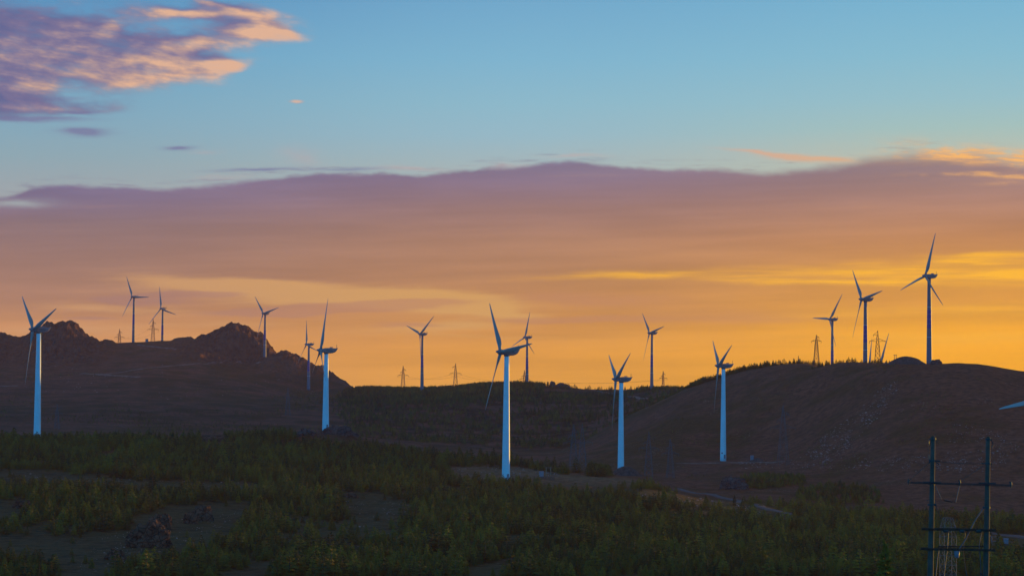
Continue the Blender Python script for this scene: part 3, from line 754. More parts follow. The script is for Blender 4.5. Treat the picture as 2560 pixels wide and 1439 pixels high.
# dark belt behind the spur, and along the right crest
pts.append(patch(9000, [(1540, 1062), (1640, 1018), (1720, 976), (1760, 955), (1760, 968), (1720, 1010), (1640, 1060), (1540, 1100)], 1540, 1700, 3.4))
x, y = scatter(900, 1528, 1575, azt(1725, 1000)[0], azt(2050, 1000)[0]); z, px, py, r = pick(x, y)
k = RNG.random(px.shape) < np.interp(px, [1725, 1880, 1960, 2050], [1, 0.65, 0.25, 0.22])
pts.append(np.stack([x[k], y[k], z[k], RNG.uniform(1.4, 4.3, k.sum())], -1))
x, y = scatter(70, 1425, 1460, azt(2030, 1000)[0], azt(2225, 1000)[0]); z, px, py, r = pick(x, y)
pts.append(np.stack([x, y, z, RNG.uniform(1.2, 3.4, len(x))], -1))
# scrub on the left slopes
x, y = scatter(14000, 1640, 2300, azt(-80, 1000)[0], azt(900, 1000)[0]); z, px, py, r = pick(x, y)
k = (fbm(x / 60, y / 110, 3, 201) > 0.53) & (RNG.random(px.shape) < 0.40)
pts.append(np.stack([x[k], y[k], z[k], RNG.uniform(0.7, 1.9, k.sum())], -1))
# sparse scrub on the right hill
x, y = scatter(9000, 1130, 1430, azt(1600, 1000)[0], azt(2640, 1000)[0]); z, px, py, r = pick(x, y)
k = (fbm(x / 30, y / 30, 3, 301) > 0.56) & (RNG.random(px.shape) < 0.5)
pts.append(np.stack([x[k], y[k], z[k], RNG.uniform(0.4, 1.1, k.sum())], -1))
P = np.concatenate(pts)
print('trees', len(P))

# which trees show largest: nearest ones inside the frame
PX, PY = to_px(P[:, 0], P[:, 1], P[:, 2])
PR = np.hypot(P[:, 0], P[:, 1])
infr = (PX > 6) & (PX < 2554) & (PY < 1436)
size = np.where(infr, P[:, 3] / PR, 0)
idx = np.argsort(-size)[:300]
for q, i in enumerate(idx):
    o = bpy.data.objects.new('conifer', TREE_ME[q % 7]); C.objects.link(o)
    h_ = float(P[i, 3]); w_ = random.uniform(0.9, 1.25)
    o.location = (P[i, 0], P[i, 1], P[i, 2] - 0.05); o.scale = (h_ * w_, h_ * w_, h_)
    o.rotation_euler = (random.uniform(-0.05, 0.05), random.uniform(-0.05, 0.05), random.uniform(0, 6.28))
    tag(o, 'young dark green conifer among many alike in the shadowed plantation below the turbines', 'conifer', 'young conifers of the near plantation')
rest = np.ones(len(P), bool); rest[idx] = False
Q = P[rest]
me = bpy.data.meshes.new('distant_conifer_forest')
me.vertices.add(len(Q)); me.vertices.foreach_set('co', Q[:, :3].astype(np.float32).ravel())
def fattr(n, arr):
    a_ = me.attributes.new(n, 'FLOAT', 'POINT'); a_.data.foreach_set('value', arr.astype(np.float32))
fattr('hgt', Q[:, 3]); fattr('rotz', RNG.uniform(0, 6.28, len(Q))); fattr('wid', RNG.uniform(0.9, 1.3, len(Q)))
forest = link_mesh('conifer_forest', me)
tag(forest, 'mass of dark young conifers covering the slopes and ridges', 'forest', kind='stuff')
ng = bpy.data.node_groups.new('forest_scatter', 'GeometryNodeTree')
ng.interface.new_socket(name='Geometry', in_out='INPUT', socket_type='NodeSocketGeometry')
ng.interface.new_socket(name='Geometry', in_out='OUTPUT', socket_type='NodeSocketGeometry')
N = ng.nodes; Lk = ng.links
gi = N.new('NodeGroupInput'); go = N.new('NodeGroupOutput')
jn = N.new('GeometryNodeJoinGeometry')
firsts = [o for o in C.objects if o.name.startswith('conifer') and o.type == 'MESH' and o.name != 'conifer_forest'][:7]
for o in firsts:
    oi = N.new('GeometryNodeObjectInfo'); oi.inputs['Object'].default_value = o; oi.inputs['As Instance'].default_value = True
    oi.transform_space = 'ORIGINAL'
    Lk.new(oi.outputs['Geometry'], jn.inputs[0])
iop = N.new('GeometryNodeInstanceOnPoints')
Lk.new(gi.outputs[0], iop.inputs['Points']); Lk.new(jn.outputs[0], iop.inputs['Instance'])
iop.inputs['Pick Instance'].default_value = True
def nat(n):
    a_ = N.new('GeometryNodeInputNamedAttribute'); a_.data_type = 'FLOAT'; a_.inputs['Name'].default_value = n
    return a_.outputs['Attribute']
hg = nat('hgt'); rz = nat('rotz'); wd = nat('wid')
mm = N.new('ShaderNodeMath'); mm.operation = 'MULTIPLY'; Lk.new(hg, mm.inputs[0]); Lk.new(wd, mm.inputs[1])
cs = N.new('ShaderNodeCombineXYZ'); Lk.new(mm.outputs[0], cs.inputs[0]); Lk.new(mm.outputs[0], cs.inputs[1]); Lk.new(hg, cs.inputs[2])
cr = N.new('ShaderNodeCombineXYZ'); Lk.new(rz, cr.inputs[2])
Lk.new(cs.outputs[0], iop.inputs['Scale']); Lk.new(cr.outputs[0], iop.inputs['Rotation'])
Lk.new(iop.outputs[0], go.inputs[0])
md = forest.modifiers.new('forest_scatter', 'NODES'); md.node_group = ng

# larger solitary conifer just in front of the plantation, lower right
def big_conifer(px, py_tip, r, label):
    p = on_ground(px, r, 1500)
    top = world_at(px, py_tip, r)
    h_ = top.z - p.z
    root = empty('conifer_tree', p)
    me0 = conifer_mesh('crown', 77, width=0.22, whorls=24, per=9, detail=3)
    vs = [v.co.copy() for v in me0.vertices]
    cb = MB(); tb = MB()
    for pol in me0.polygons:
        t_ = tb if pol.material_index == 1 else cb
        t_.add([vs[k_] * h_ for k_ in pol.vertices], [tuple(range(len(pol.vertices)))])
    cb.build('crown', M_fol, root)
    b2 = MB(); b2.tube([(0, 0, -0.3), (0.02, 0, h_ * 0.5), (0, 0, h_ * 0.97)], [h_ * 0.014, h_ * 0.009, 0.01], 7); b2.build('trunk', M_trunk, root)
    tag(root, label, 'tree')
big_conifer(2213, 1348, 235, 'solitary pointed conifer at the lower right, left of the two concrete poles')

# ------------------------------------------------------------------ wind turbines
ROT = 24.5; HUBH = 50.0
def blade_mesh():
    """blade along +Z from the hub centre, rotor axis = -Y (upwind), chord nearly along X, twisted"""
    b = MB(); rings = []
    st_ = [(0.7, 1.2, 1.0, 40), (2.0, 1.22, 1.0, 40), (3.2, 1.42, 0.72, 36), (4.6, 1.78, 0.42, 31), (5.8, 1.88, 0.30, 28), (8.5, 1.62, 0.23, 23), (12, 1.32, 0.20, 19), (16, 1.0, 0.18, 16), (20, 0.72, 0.16, 13), (22.8, 0.48, 0.15, 12), (24.1, 0.30, 0.14, 11), (24.5, 0.08, 0.2, 11)]
    n = 14
    for (z, ch, th, tw) in st_:
        ring = []; ch = ch * (1.12 if th < 0.9 else 1)
        for k in range(n):
            a = 2 * math.pi * k / n
            cx_ = math.cos(a); sy = math.sin(a)
            if th > 0.9: x_, y_ = cx_ * ch / 2, sy * ch / 2
            else:
                x_ = cx_ * ch / 2 + 0.18 * ch
                taper = 0.55 - 0.45 * cx_
                y_ = sy * ch * th * 0.5 * (taper ** 0.6) * 1.3
            y_ += 0.0009 * z * z
            t_ = math.radians(tw)
            ring.append((x_ * math.cos(t_) - y_ * math.sin(t_), x_ * math.sin(t_) + y_ * math.cos(t_), z))
        rings.append(ring)
    b.rings(rings)
    return b.mesh('blade', M_blade, True)
def hub_mesh():
    b = MB(); n = 20
    prof = [(-1.95, 0.05), (-1.93, 0.38), (-1.5, 0.5), (-1.45, 0.42), (-1.2, 0.45), (-1.15, 0.75), (-0.85, 0.98), (0.6, 1.08), (0.95, 0.95), (1.35, 0.85), (1.4, 0.1)]
    b.rings([[(r_ * math.cos(2 * math.pi * k / n), s_, r_ * math.sin(2 * math.pi * k / n)) for k in range(n)] for s_, r_ in prof])
    return b.mesh('hub', M_hub, True)
def nacelle_meshes():
    b = MB()
    stn = [(1.15, 0.65, -0.55, 0.55), (1.3, 1.0, -0.95, 0.85), (1.9, 1.12, -1.32, 1.1), (3.4, 1.20, -1.40, 1.2), (4.7, 1.22, -1.34, 1.2), (5.4, 1.16, -1.22, 1.2), (6.2, 1.06, -1.0, 1.15), (6.9, 1.06, -0.62, 1.05), (7.35, 1.10, -0.10, 1.0), (7.7, 1.18, 0.55, 0.95), (7.95, 1.26, 1.08, 0.9)]
    rings = []
    for s_, zt, zb, hw in stn:
        cz = (zt + zb) / 2; hh = (zt - zb) / 2; ring = []
        for k in range(16):
            a = 2 * math.pi * k / 16 + math.pi / 16
            c_, q_ = math.cos(a), math.sin(a)
            e_ = 0.45
            x_ = hw * math.copysign(abs(c_) ** e_, c_); z_ = hh * math.copysign(abs(q_) ** e_, q_)
            if z_ < 0: x_ *= 0.86
            ring.append((x_, s_, cz + z_))
        rings.append(ring)
    b.rings(rings)
    nac = b.mesh('nacelle', M_nac, True)
    s = MB()
    for sx in (-1, 1):       # dark dashes standing for the lettering along each flank
        for i in range(7):
            s.box((sx * 1.19, 2.55 + i * 0.42, 0.12 - 0.02 * i), (0.05, 0.34, 0.20 if i % 2 else 0.28))
    stripe = s.mesh('side_marking', M_darkm)
    v = MB()
    v.box((0, 4.9, 1.44), (1.0, 1.3, 0.34))
    vent = v.mesh('roof_hatch', M_nac)
    w = MB()
    w.tube([(0.3, 7.4, 1.1), (0.3, 7.4, 2.6)], 0.05, 5); w.tube([(-0.3, 7.4, 1.1), (-0.3, 7.4, 2.2)], 0.04, 5)
    w.tube([(-0.3, 7.4, 1.9), (0.3, 7.4, 1.9)], 0.03, 4); w.box((0.3, 7.4, 2.65), (0.25, 0.25, 0.12)); w.box((-0.3, 7.5, 2.25), (0.1, 0.35, 0.16))
    return nac, stripe, vent, w.mesh('wind_sensor', M_darkm)
BL = blade_mesh(); HU = hub_mesh(); NA, NS, NV, NW = nacelle_meshes()
def tower_r(f): return 1.62 * (1 - f) + 0.95 * f

TILT = math.radians(5.5)
def turbine(hub_px, r, n_x, tips, label, banded=False, drop=0.0, flat=None):
    rc = world_at(hub_px[0], hub_px[1], r)
    vdir = Vector((rc.x, rc.y, 0)).normalized(); rt = Vector((vdir.y, -vdir.x, 0))
    yaw = math.asin(min(0.999, -n_x))
    up_h = (-rt * math.sin(yaw) - vdir * math.cos(yaw)).normalized()     # horizontal upwind direction
    rz = math.atan2(up_h.x, -up_h.y)                                     # local -Y -> up_h
    base = rc - up_h * 2.65
    gz = ground(base.x, base.y)
    H = rc.z - gz
    root = empty('wind_turbine', (base.x, base.y, gz), rz)
    # tower
    tb = MB(); n = 40; zt = H - 1.35
    rings = []
    for i in range(13):
        f = i / 12
        rings.append([(tower_r(f) * math.cos(2 * math.pi * k / n), tower_r(f) * math.sin(2 * math.pi * k / n), -1.5 + (zt + 1.5) * f) for k in range(n)])
    tb.rings(rings)
    tw = tb.build('tower', M_white_shaded if banded else M_white, root, True)
    for f in (0.34, 0.68):     # flange joints
        fl = MB(); z_ = -1.5 + (zt + 1.5) * f; q_ = tower_r(f) + 0.035
        fl.rings([[(q_ * math.cos(2 * math.pi * k / n), q_ * math.sin(2 * math.pi * k / n), z_ + dz) for k in range(n)] for dz in (-0.08, 0.08)])
        fl.build('flange', M_white, tw, True)
    # door, on the side turned to the camera
    toc = (-vdir); a_ = math.atan2(toc.y, toc.x) - rz
    dr = MB(); f = 1.5 / (zt + 1.5)
    q_ = tower_r(0.05) + 0.0
    rot = Matrix.Rotation(a_ + 0.5, 3, 'Z')
    dr.box(rot @ Vector((q_ + 0.02, 0, 2.3)), (0.16, 0.85, 2.0), rot)
    dr.build('door', M_hub, tw)
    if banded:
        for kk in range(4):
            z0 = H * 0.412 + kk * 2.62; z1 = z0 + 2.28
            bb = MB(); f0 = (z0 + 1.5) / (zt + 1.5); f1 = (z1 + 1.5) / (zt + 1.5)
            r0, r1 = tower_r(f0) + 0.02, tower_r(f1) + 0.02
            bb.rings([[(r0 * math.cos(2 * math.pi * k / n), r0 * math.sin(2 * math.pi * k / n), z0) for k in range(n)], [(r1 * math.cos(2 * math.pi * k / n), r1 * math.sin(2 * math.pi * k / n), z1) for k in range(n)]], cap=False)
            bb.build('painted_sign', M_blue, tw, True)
    nac = link_mesh('nacelle', NA, root, (0, -2.65, H))
    link_mesh('side_marking', NS, nac); link_mesh('roof_hatch', NV, nac); link_mesh('wind_sensor', NW, nac)
    yr = MB(); yr.tube([(0, 0, H - 1.6), (0, 0, H - 1.2)], 1.12, 24); yr.build('yaw_ring', M_darkm, root)
    hub = link_mesh('hub', HU, root, (0, -2.65, H))
    hub.rotation_euler = (-TILT, 0, 0)
    # phase: fit the three tips seen in the photograph
    Rz = Matrix.Rotation(rz, 3, 'Z'); Rx = Matrix.Rotation(-TILT, 3, 'X')
    best = None
    for step in range(480):
        ph = math.radians(step * 0.25)
        pr = []
        for q in range(3):
            a = ph + q * 2 * math.pi / 3
            v = Rz @ (Rx @ (Matrix.Rotation(a, 3, 'Y') @ Vector((0, 0.5, ROT))))
            w_ = rc + v
            pr.append(to_px(w_.x, w_.y, w_.z))
        e = 0
        for tp in tips:
            e += min((tp[0] - p_[0]) ** 2 + (tp[1] - p_[1]) ** 2 for p_ in pr)
        if best is None or e < best[0]: best = (e, ph)
    print('turbine', hub_px, 'H %.1f' % H, 'tip err px %.1f' % math.sqrt(best[0] / len(tips)))
    for q in range(3):
        bl = link_mesh('blade', BL, root, (0, -2.65, H))
        bl.rotation_euler = (Matrix.Rotation(-TILT, 3, 'X') @ Matrix.Rotation(best[1] + q * 2 * math.pi / 3, 3, 'Y')).to_euler()
    tag(root, label, 'wind turbine', 'wind turbines on the hills')
    return root

turbine((82.8, 823.3), 1078, -0.93, [(54.7, 739.8), (131.5, 771.5), (62.1, 958.5)], 'white turbine at the far left edge, base hidden by conifers, before the craggy peak')
turbine((330.4, 741.5), 2536, -0.72, [(315.4, 690.8), (370.5, 742.6), (305.4, 791.2)], 'taller of two small turbines on the left saddle, one blade pointing level right', True)
turbine((402.4, 771.0), 2598, -0.73, [(397.9, 716.3), (438.2, 786), (371.1, 810.7)], 'lower of two small turbines on the left saddle, beside a lattice pylon', True)
turbine((657.8, 783.2), 2458, -0.79, [(636.6, 740.3), (694.7, 768.5), (642.2, 840.7)], 'small turbine standing before the right end of the second craggy peak', True)
turbine((766.1, 860.4), 2307, -0.91, [(764.8, 799.1), (790.4, 875.7), (743.2, 906.4)], 'small turbine low on the rocky shoulder, just left of a larger turbine', True)
turbine((801.9, 875.4), 1124, -0.988, [(815.1, 744.7), (792.6, 933), (796.7, 948.6)], 'white turbine seen edge-on above the rock outcrop, one blade straight up and two down')
turbine((1050, 834.7), 2148, -0.82, [(1015.3, 813.2), (1083.4, 789.1), (1051.2, 901.7)], 'small turbine on the middle treeline between two pylons, blades in a Y', True)
turbine((1251.8, 879.5), 933, -0.89, [(1220.5, 755), (1324.8, 858), (1210.1, 1025.5)], 'largest nearest white turbine in the centre, golden rim, standing at the forest clearing')
turbine((1312.2, 842.8), 2264, -0.85, [(1322.5, 778.6), (1335.3, 884.8), (1278.8, 865)], 'small turbine on the middle ridge partly crossed by the central turbine blade', True)
turbine((1539.7, 947.6), 1155, -0.97, [(1522.3, 885.8), (1569.1, 881.9), (1527.6, 1075.1)], 'white turbine standing behind the dark spoil mound, two blades up in a narrow V')
turbine((1623.5, 832.2), 2099, -0.87, [(1604.5, 782), (1658.4, 815), (1607.7, 899.7)], 'small turbine on the skyline right of centre where the right hill begins', True)
t12 = turbine((1796.2, 913.9), 1261, -0.97, [(1779.2, 849.6), (1826.2, 861.6), (1783.1, 1030.5)], 'white turbine standing at the foot of the right hill, small red plate near its base')
turbine((2074.3, 797.9), 1955, -0.81, [(2030.6, 794.3), (2104, 734.6), (2088.2, 864.8)], 'leftmost turbine on the right hill crest, one blade pointing level left', True)
turbine((2153.9, 748.0), 1471, -0.88, [(2129.5, 674.4), (2202.3, 726.2), (2129.9, 843.4)], 'middle turbine of three on the right hill crest, bright yellow tower edge', True)
turbine((2313.2, 689.6), 1357, -0.81, [(2335.8, 583.4), (2249.9, 723.9), (2353.8, 761.6)], 'highest turbine in view, right of the mound on the right hill crest', True)
pl_ = MB(); q_ = -t12.rotation_euler.z - 1.2 - math.pi / 2 + 1.2
rr_ = Matrix.Rotation(-t12.rotation_euler.z - math.pi / 2 - math.atan2(t12.location.x, t12.location.y) - 0.35, 3, 'Z')
pl_.box(rr_ @ Vector((1.66, 0, 4.1)), (0.06, 0.7, 0.6), rr_); pl_.build('red_plate', M_red, t12)
# mostly hidden ones
turbine((2171.5, 926), 1850, -0.89, [(2180, 848.5)], 'hidden turbine behind the right hill, thin blade tip left of the lattice pylon')
turbine((2200, 910), 1780, -0.89, [(2219, 835.5)], 'turbine hidden behind the right hill, leaning blade tip right of the lattice pylon')
turbine((2592, 1004), 700, -0.89, [(2492, 1021)], 'turbine outside the right edge, a single pale blade tip reaching into view')

# ------------------------------------------------------------------ lattice pylons
def pylon(px, py_top, r, label, arms=((0.62, 1.0, 0), (0.86, 0.45, 1)), base_w=0.15, thick=0.10, group='lattice pylons', m_=None, py_hint=1000, width=1.0):
    m_ = m_ or M_steel
    p = on_ground(px, r, py_hint); top = world_at(px, py_top, r)
    H = max(6.0, top.z - p.z)
    root = empty('lattice_pylon', p, random.uniform(-0.3, 0.3) - math.atan2(p.x, p.y))
    b = MB()
    hw = lambda t: (base_w * H / 2 * (1 - t) ** 1.05 * width + 0.35) if t < 0.6 else ((base_w * H / 2 * 0.4 ** 1.05 * width + 0.35) * (1 - (t - 0.6) / 0.4) + 0.10)
    lv = [0, 0.16, 0.31, 0.44, 0.54, 0.62, 0.70, 0.78, 0.86, 0.93, 1.0]
    cs_ = [(-1, -1), (1, -1), (1, 1), (-1, 1)]
    for cx_, cy_ in cs_:
        b.tube([(cx_ * hw(t), cy_ * hw(t), t * H - (0.5 if t == 0 else 0)) for t in lv], thick, 4)
    for i in range(len(lv) - 1):
        t0, t1 = lv[i], lv[i + 1]
        for q in range(4):
            c0, c1 = cs_[q], cs_[(q + 1) % 4]
            A = lambda c, t: (c[0] * hw(t), c[1] * hw(t), t * H)
            b.tube([A(c0, t0), A(c1, t1)], thick * 0.6, 3, False); b.tube([A(c1, t0), A(c0, t1)], thick * 0.6, 3, False)
            b.tube([A(c0, t1), A(c1, t1)], thick * 0.6, 3, False)
    b.build('lattice_body', m_, root)
    for t, ln, side in arms:
        a = MB(); L = ln * 0.17 * H; z = t * H
        for sx in ((-1, 1) if side == 0 else (side,)):
            tip = (sx * (hw(t) + L), 0, z + 0.1)
            for cy_ in (-1, 1):
                a.tube([(sx * hw(t), cy_ * hw(t), z), tip], thick * 0.8, 4); a.tube([(sx * hw(t), cy_ * hw(t), z + 0.05 * H), tip], thick * 0.7, 4)
                a.tube([(sx * (hw(t) + L * 0.5), cy_ * hw(t) * 0.5, z + 0.05), (sx * (hw(t) + L * 0.5), cy_ * hw(t) * 0.5, z + 0.028 * H)], thick * 0.5, 3)
            a.tube([tip, (tip[0], 0, tip[2] - 1.3)], thick * 0.9, 5)
        a.build('crossarm', m_, root)
    tag(root, label, 'pylon', group)
    return root, p, H
std = ((0.62, 1.0, 0), (0.84, 0.5, 1), (0.74, 0.45, -1))
stdL = ((0.62, 1.0, 0), (0.86, 0.55, -1))
M_steeld = mat('dark_pylon_steel', (0.05, 0.045, 0.045), 0.8, 0.0, 0.2, 3)
sky_py = [
 (299, 822, 2620, 'small lattice pylon on the left saddle, left of both turbines', std, 1.1),
 (383, 797, 2560, 'lattice pylon on the left saddle between its two turbines', std, 0.9),
 (1008, 914, 2230, 'lattice pylon on the middle treeline left of the small turbine', std, 1.0),
 (1139, 908, 2230, 'lattice pylon on the middle treeline left of the central turbine', stdL, 1.0),
 (1311, 925, 2300, 'lattice pylon close behind the tower of the turbine on the middle ridge', std, 1.0),
 (1658, 927, 2200, 'slim lattice pylon on the skyline right of the small turbine', std, 0.6),
 (1996, 889, 2300, 'tiny lattice pylon peeping over the right hill crest', std, 1.0),
 (2041, 837, 1500, 'lattice pylon on the right hill crest left of the three turbines', std, 1.0),
 (2194, 826, 1500, 'lattice pylon on the right hill crest between two lone blade tips', stdL, 1.0)]
PYL = []
for px, pt, r, lb, ar, w in sky_py:
    hp = ((0.80, 0.75, 0), (0.92, 0.4, ar[1][2])) if r in (1500,) else ar
    PYL.append(pylon(px, pt, r, lb, hp, thick=0.12, m_=M_steeld, width=w, py_hint=pt))
for px, pt, r, lb in [
 (1434, 1060, 1180, 'faint lattice pylon behind the small conifers right of the central turbine'),
 (1456, 1060, 1080, 'faint taller lattice pylon in the clearing, right one of an overlapping pair'),
 (1622, 1078, 1120, 'faint wide lattice pylon in the valley right of the spoil mound'),
 (1676, 1096, 1130, 'faint narrow lattice pylon in the valley between the two right white turbines'),
 (1958, 1012, 1200, 'faint lattice pylon on the stony foot of the right hill'),
 (720, 968, 1900, 'faint lattice pylon on the dark slope left of the edge-on turbine'),
 (143, 1010, 1700, 'barely visible lattice pylon on the dark slope right of the leftmost turbine')]:
    pylon(px, pt, r, lb, std, thick=0.085, group='faint pylons against the dark slopes', py_hint=pt, m_=M_steel)
# short lattice mast seen between the concrete poles
def mast():
    p = on_ground(2370, 430, 1400); top = world_at(2370, 1293, 430); H = top.z - p.z
    root = empty('lattice_mast', p, 0.2)
    b = MB(); lv = np.linspace(0, 1, 9); hw = [1.12] * 7 + [1.05, 0.62]
    cs_ = [(-1, -1), (1, -1), (1, 1), (-1, 1)]
    for c in cs_: b.tube([(c[0] * hw[i], c[1] * hw[i], lv[i] * H - (0.5 if i == 0 else 0)) for i in range(9)], 0.045, 4)
    for i in range(8):
        for q in range(4):
            c0, c1 = cs_[q], cs_[(q + 1) % 4]
            A = lambda c, k: (c[0] * hw[k], c[1] * hw[k], lv[k] * H)
            b.tube([A(c0, i), A(c1, i + 1)], 0.03, 3, False); b.tube([A(c1, i), A(c0, i + 1)], 0.03, 3, False); b.tube([A(c0, i + 1), A(c1, i + 1)], 0.03, 3, False)
    b.build('lattice_body', M_lat, root)
    tag(root, 'pale lattice mast with chamfered top seen between the two concrete poles', 'pylon')
M_lat = mat('dull_zinc', (0.16, 0.13, 0.12), 0.8, 0, 0.2, 3)
mast()

# wires
def wire(p0, p1, sag, rad, label, group, n=24):
    b = MB()
    p0 = Vector(p0); p1 = Vector(p1); c = p0.lerp(p1, 0.5)
    pts_ = []
    for i in range(n + 1):
        t = i / n; p = p0.lerp(p1, t) - Vector((0, 0, 4 * sag * t * (1 - t))) - c
        pts_.append(p)
    b.tube(pts_, rad, 4, False)
    o = b.build('power_line', M_steeld, loc=c)
    tag(o, label, 'power line', group)
def arm_tip(P_, f, sx):
    root, p, H = P_
    q = root.rotation_euler.z
    v = Matrix.Rotation(q, 3, 'Z') @ Vector((sx * (0.17 * H + 0.06 * H), 0, f * H - 1.2))
    return p + v
g = 'thin power lines between skyline pylons'
for (a, b_, nm, fa, fb) in [(2, 3, 'between the two pylons on the middle treeline', .62, .62), (3, 4, 'from the second treeline pylon to the one behind the central turbine', .62, .62),
                    (4, 5, 'from behind the central turbine to the slim skyline pylon', .62, .62), (0, 1, 'across the left saddle between its two pylons', .62, .62)]:
    for sx, w in ((-1, 'far side'), (1, 'near side')):
        wire(arm_tip(PYL[a], fa, sx), arm_tip(PYL[b_], fb, sx), 3.0, 0.045, '%s wire %s' % (w, nm), g)

# ------------------------------------------------------------------ rocks, mounds
def rock_obj(name, px, py, r, w, h, d_, seed, m_, label, cat='rock', group=None, rough=1.0, sink=0.25, blocky=True, hitpx=True):
    p = hit(px, py, r) if hitpx else on_ground(px, r)
    rnd = np.random.default_rng(seed)
    n1_, n2_ = 54, 40
    vs = []; 
    U = np.linspace(0, 2 * np.pi, n1_, endpoint=False); V = np.linspace(-0.25, 1, n2_)
    uu, vv = np.meshgrid(U, V)
    ph = vv * np.pi / 2
    cr = np.sign(np.cos(ph)) * np.abs(np.cos(ph)) ** (0.55 if blocky else 1.2); sz = np.sin(ph) if blocky else np.sin(ph)
    x = np.cos(uu) * cr; y = np.sin(uu) * cr; z = sz
    if not blocky:
        ro = 1.0 - (vv + 0.25) / 1.25; z = (0.5 * (1 + np.cos(np.pi * np.clip(ro, 0, 1)))) ** 0.75 - 0.12 * ro; cr = ro
        x = np.cos(uu) * cr * 1.25; y = np.sin(uu) * cr * 1.25
    X3 = x * w / 2; Y3 = y * d_ / 2; Z3 = z * h
    s_ = max(w, h) / 6 if blocky else max(w, h) / 3
    q = fbm(X3 / s_ + seed, Z3 / s_ + Y3 / s_, 4, seed) - 0.5
    cell = np.floor(vnoise(X3 / s_ * 1.6 + 3, (Z3 * 1.3 + Y3) / s_ * 1.6, seed + 5) * 4) / 4 - 0.4
    k_ = 1 + rough * (q * 0.5 + (cell * 0.32 if blocky else 0))
    k_[:, :] = k_
    X3 = X3 * k_; Y3 = Y3 * k_; Z3 = Z3 * (1 + rough * 0.8 * q + (rough * cell * 0.12 if blocky else 0))
    vs = np.stack([X3, Y3, Z3 - sink * h * 0.3], -1).reshape(-1, 3)
    b = MB(); fs = []
    for i in range(n2_ - 1):
        for j in range(n1_): fs.append((i * n1_ + j, i * n1_ + (j + 1) % n1_, (i + 1) * n1_ + (j + 1) % n1_, (i + 1) * n1_ + j))
    b.add([tuple(v) for v in vs], fs)
    o = b.build(name, m_, smooth=not blocky, loc=p)
    o.rotation_euler.z = -math.atan2(p.x, p.y)
    tag(o, label, cat, group)
    return o
rock_obj('rock_outcrop', 372, 1366, 500, 10.5, 5.8, 8, 3, M_rock, 'large cracked brown rock crag on the bare slope, lower left', group='rock outcrops')
rock_obj('rock_outcrop', 400, 1322, 500, 6.4, 4.0, 6, 4, M_rock, 'broken rock block joined to the right flank of the large lower left crag', group='rock outcrops')
rock_obj('rock_outcrop', 502, 1300, 500, 6.8, 4.2, 5, 5, M_rock, 'second brown rock crag, up the slope right of the largest one', group='rock outcrops')
rock_obj('rock_outcrop', 476, 1308, 500, 4.2, 2.6, 4, 6, M_rock, 'low rock ledge at the left foot of the second lower left crag', group='rock outcrops')
rock_obj('rock_outcrop', 290, 1396, 500, 4.5, 2.2, 3, 7, M_rock, 'low pale rocks below and left of the largest crag', group='rock outcrops')
rock_obj('rock_outcrop', 530, 1103, 900, 17, 2.6, 8, 8, M_rock, 'long flat rock slab at the top edge of the left forest', group='rock outcrops')
rock_obj('rock_outcrop', 60, 1268, 500, 6, 2.0, 5, 9, M_rock, 'low mossy rock in the small glade at the left edge', group='rock outcrops')
rock_obj('rock_outcrop', 875, 1243, 600, 5, 1.6, 3, 10, M_rock, 'pale low rock in the glade left of the central turbine', group='rock outcrops')
rock_obj('rock_outcrop', 1836, 1222, 900, 12, 5.0, 6, 12, M_rockd, 'dark rocky knob among bushes below the right hill', group='rock outcrops', rough=1.3)
rock_obj('rock_outcrop', 765, 1088, 1000, 9, 2.6, 5, 13, M_rockd, 'dark jagged rock left of the edge-on turbine base', group='rock outcrops', rough=1.5)
rock_obj('rock_outcrop', 850, 1082, 1000, 13, 3.0, 5, 14, M_rockd, 'dark jagged rock right of the edge-on turbine base', group='rock outcrops', rough=1.5)
rock_obj('rock_outcrop', 1381, 966, 2150, 6, 5.0, 5, 15, M_rockd, 'small round boulder on the middle ridge skyline', group='skyline rocks', rough=0.7)
rock_obj('rock_outcrop', 1404, 967, 2150, 15, 5.0, 8, 16, M_rockd, 'pointed low rock on the middle ridge skyline right of the boulder', group='skyline rocks', blocky=False)
rock_obj('spoil_mound', 1562, 1187, 1080, 17, 4.2, 10, 17, M_soil, 'dark heap of soil in front of the turbine right of centre', 'mound', blocky=False, rough=0.6)
rock_obj('spoil_mound', 2266, 907, 1300, 21, 4.8, 12, 18, M_soil, 'rounded earth mound on the right hill crest left of the highest turbine', 'mound', blocky=False, rough=0.5)
rock_obj('rock_outcrop', 2341, 910, 1300, 7, 2.6, 5, 19, M_rockd, 'low dark rocks on the right hill crest beside the highest turbine', group='skyline rocks', rough=1.0)

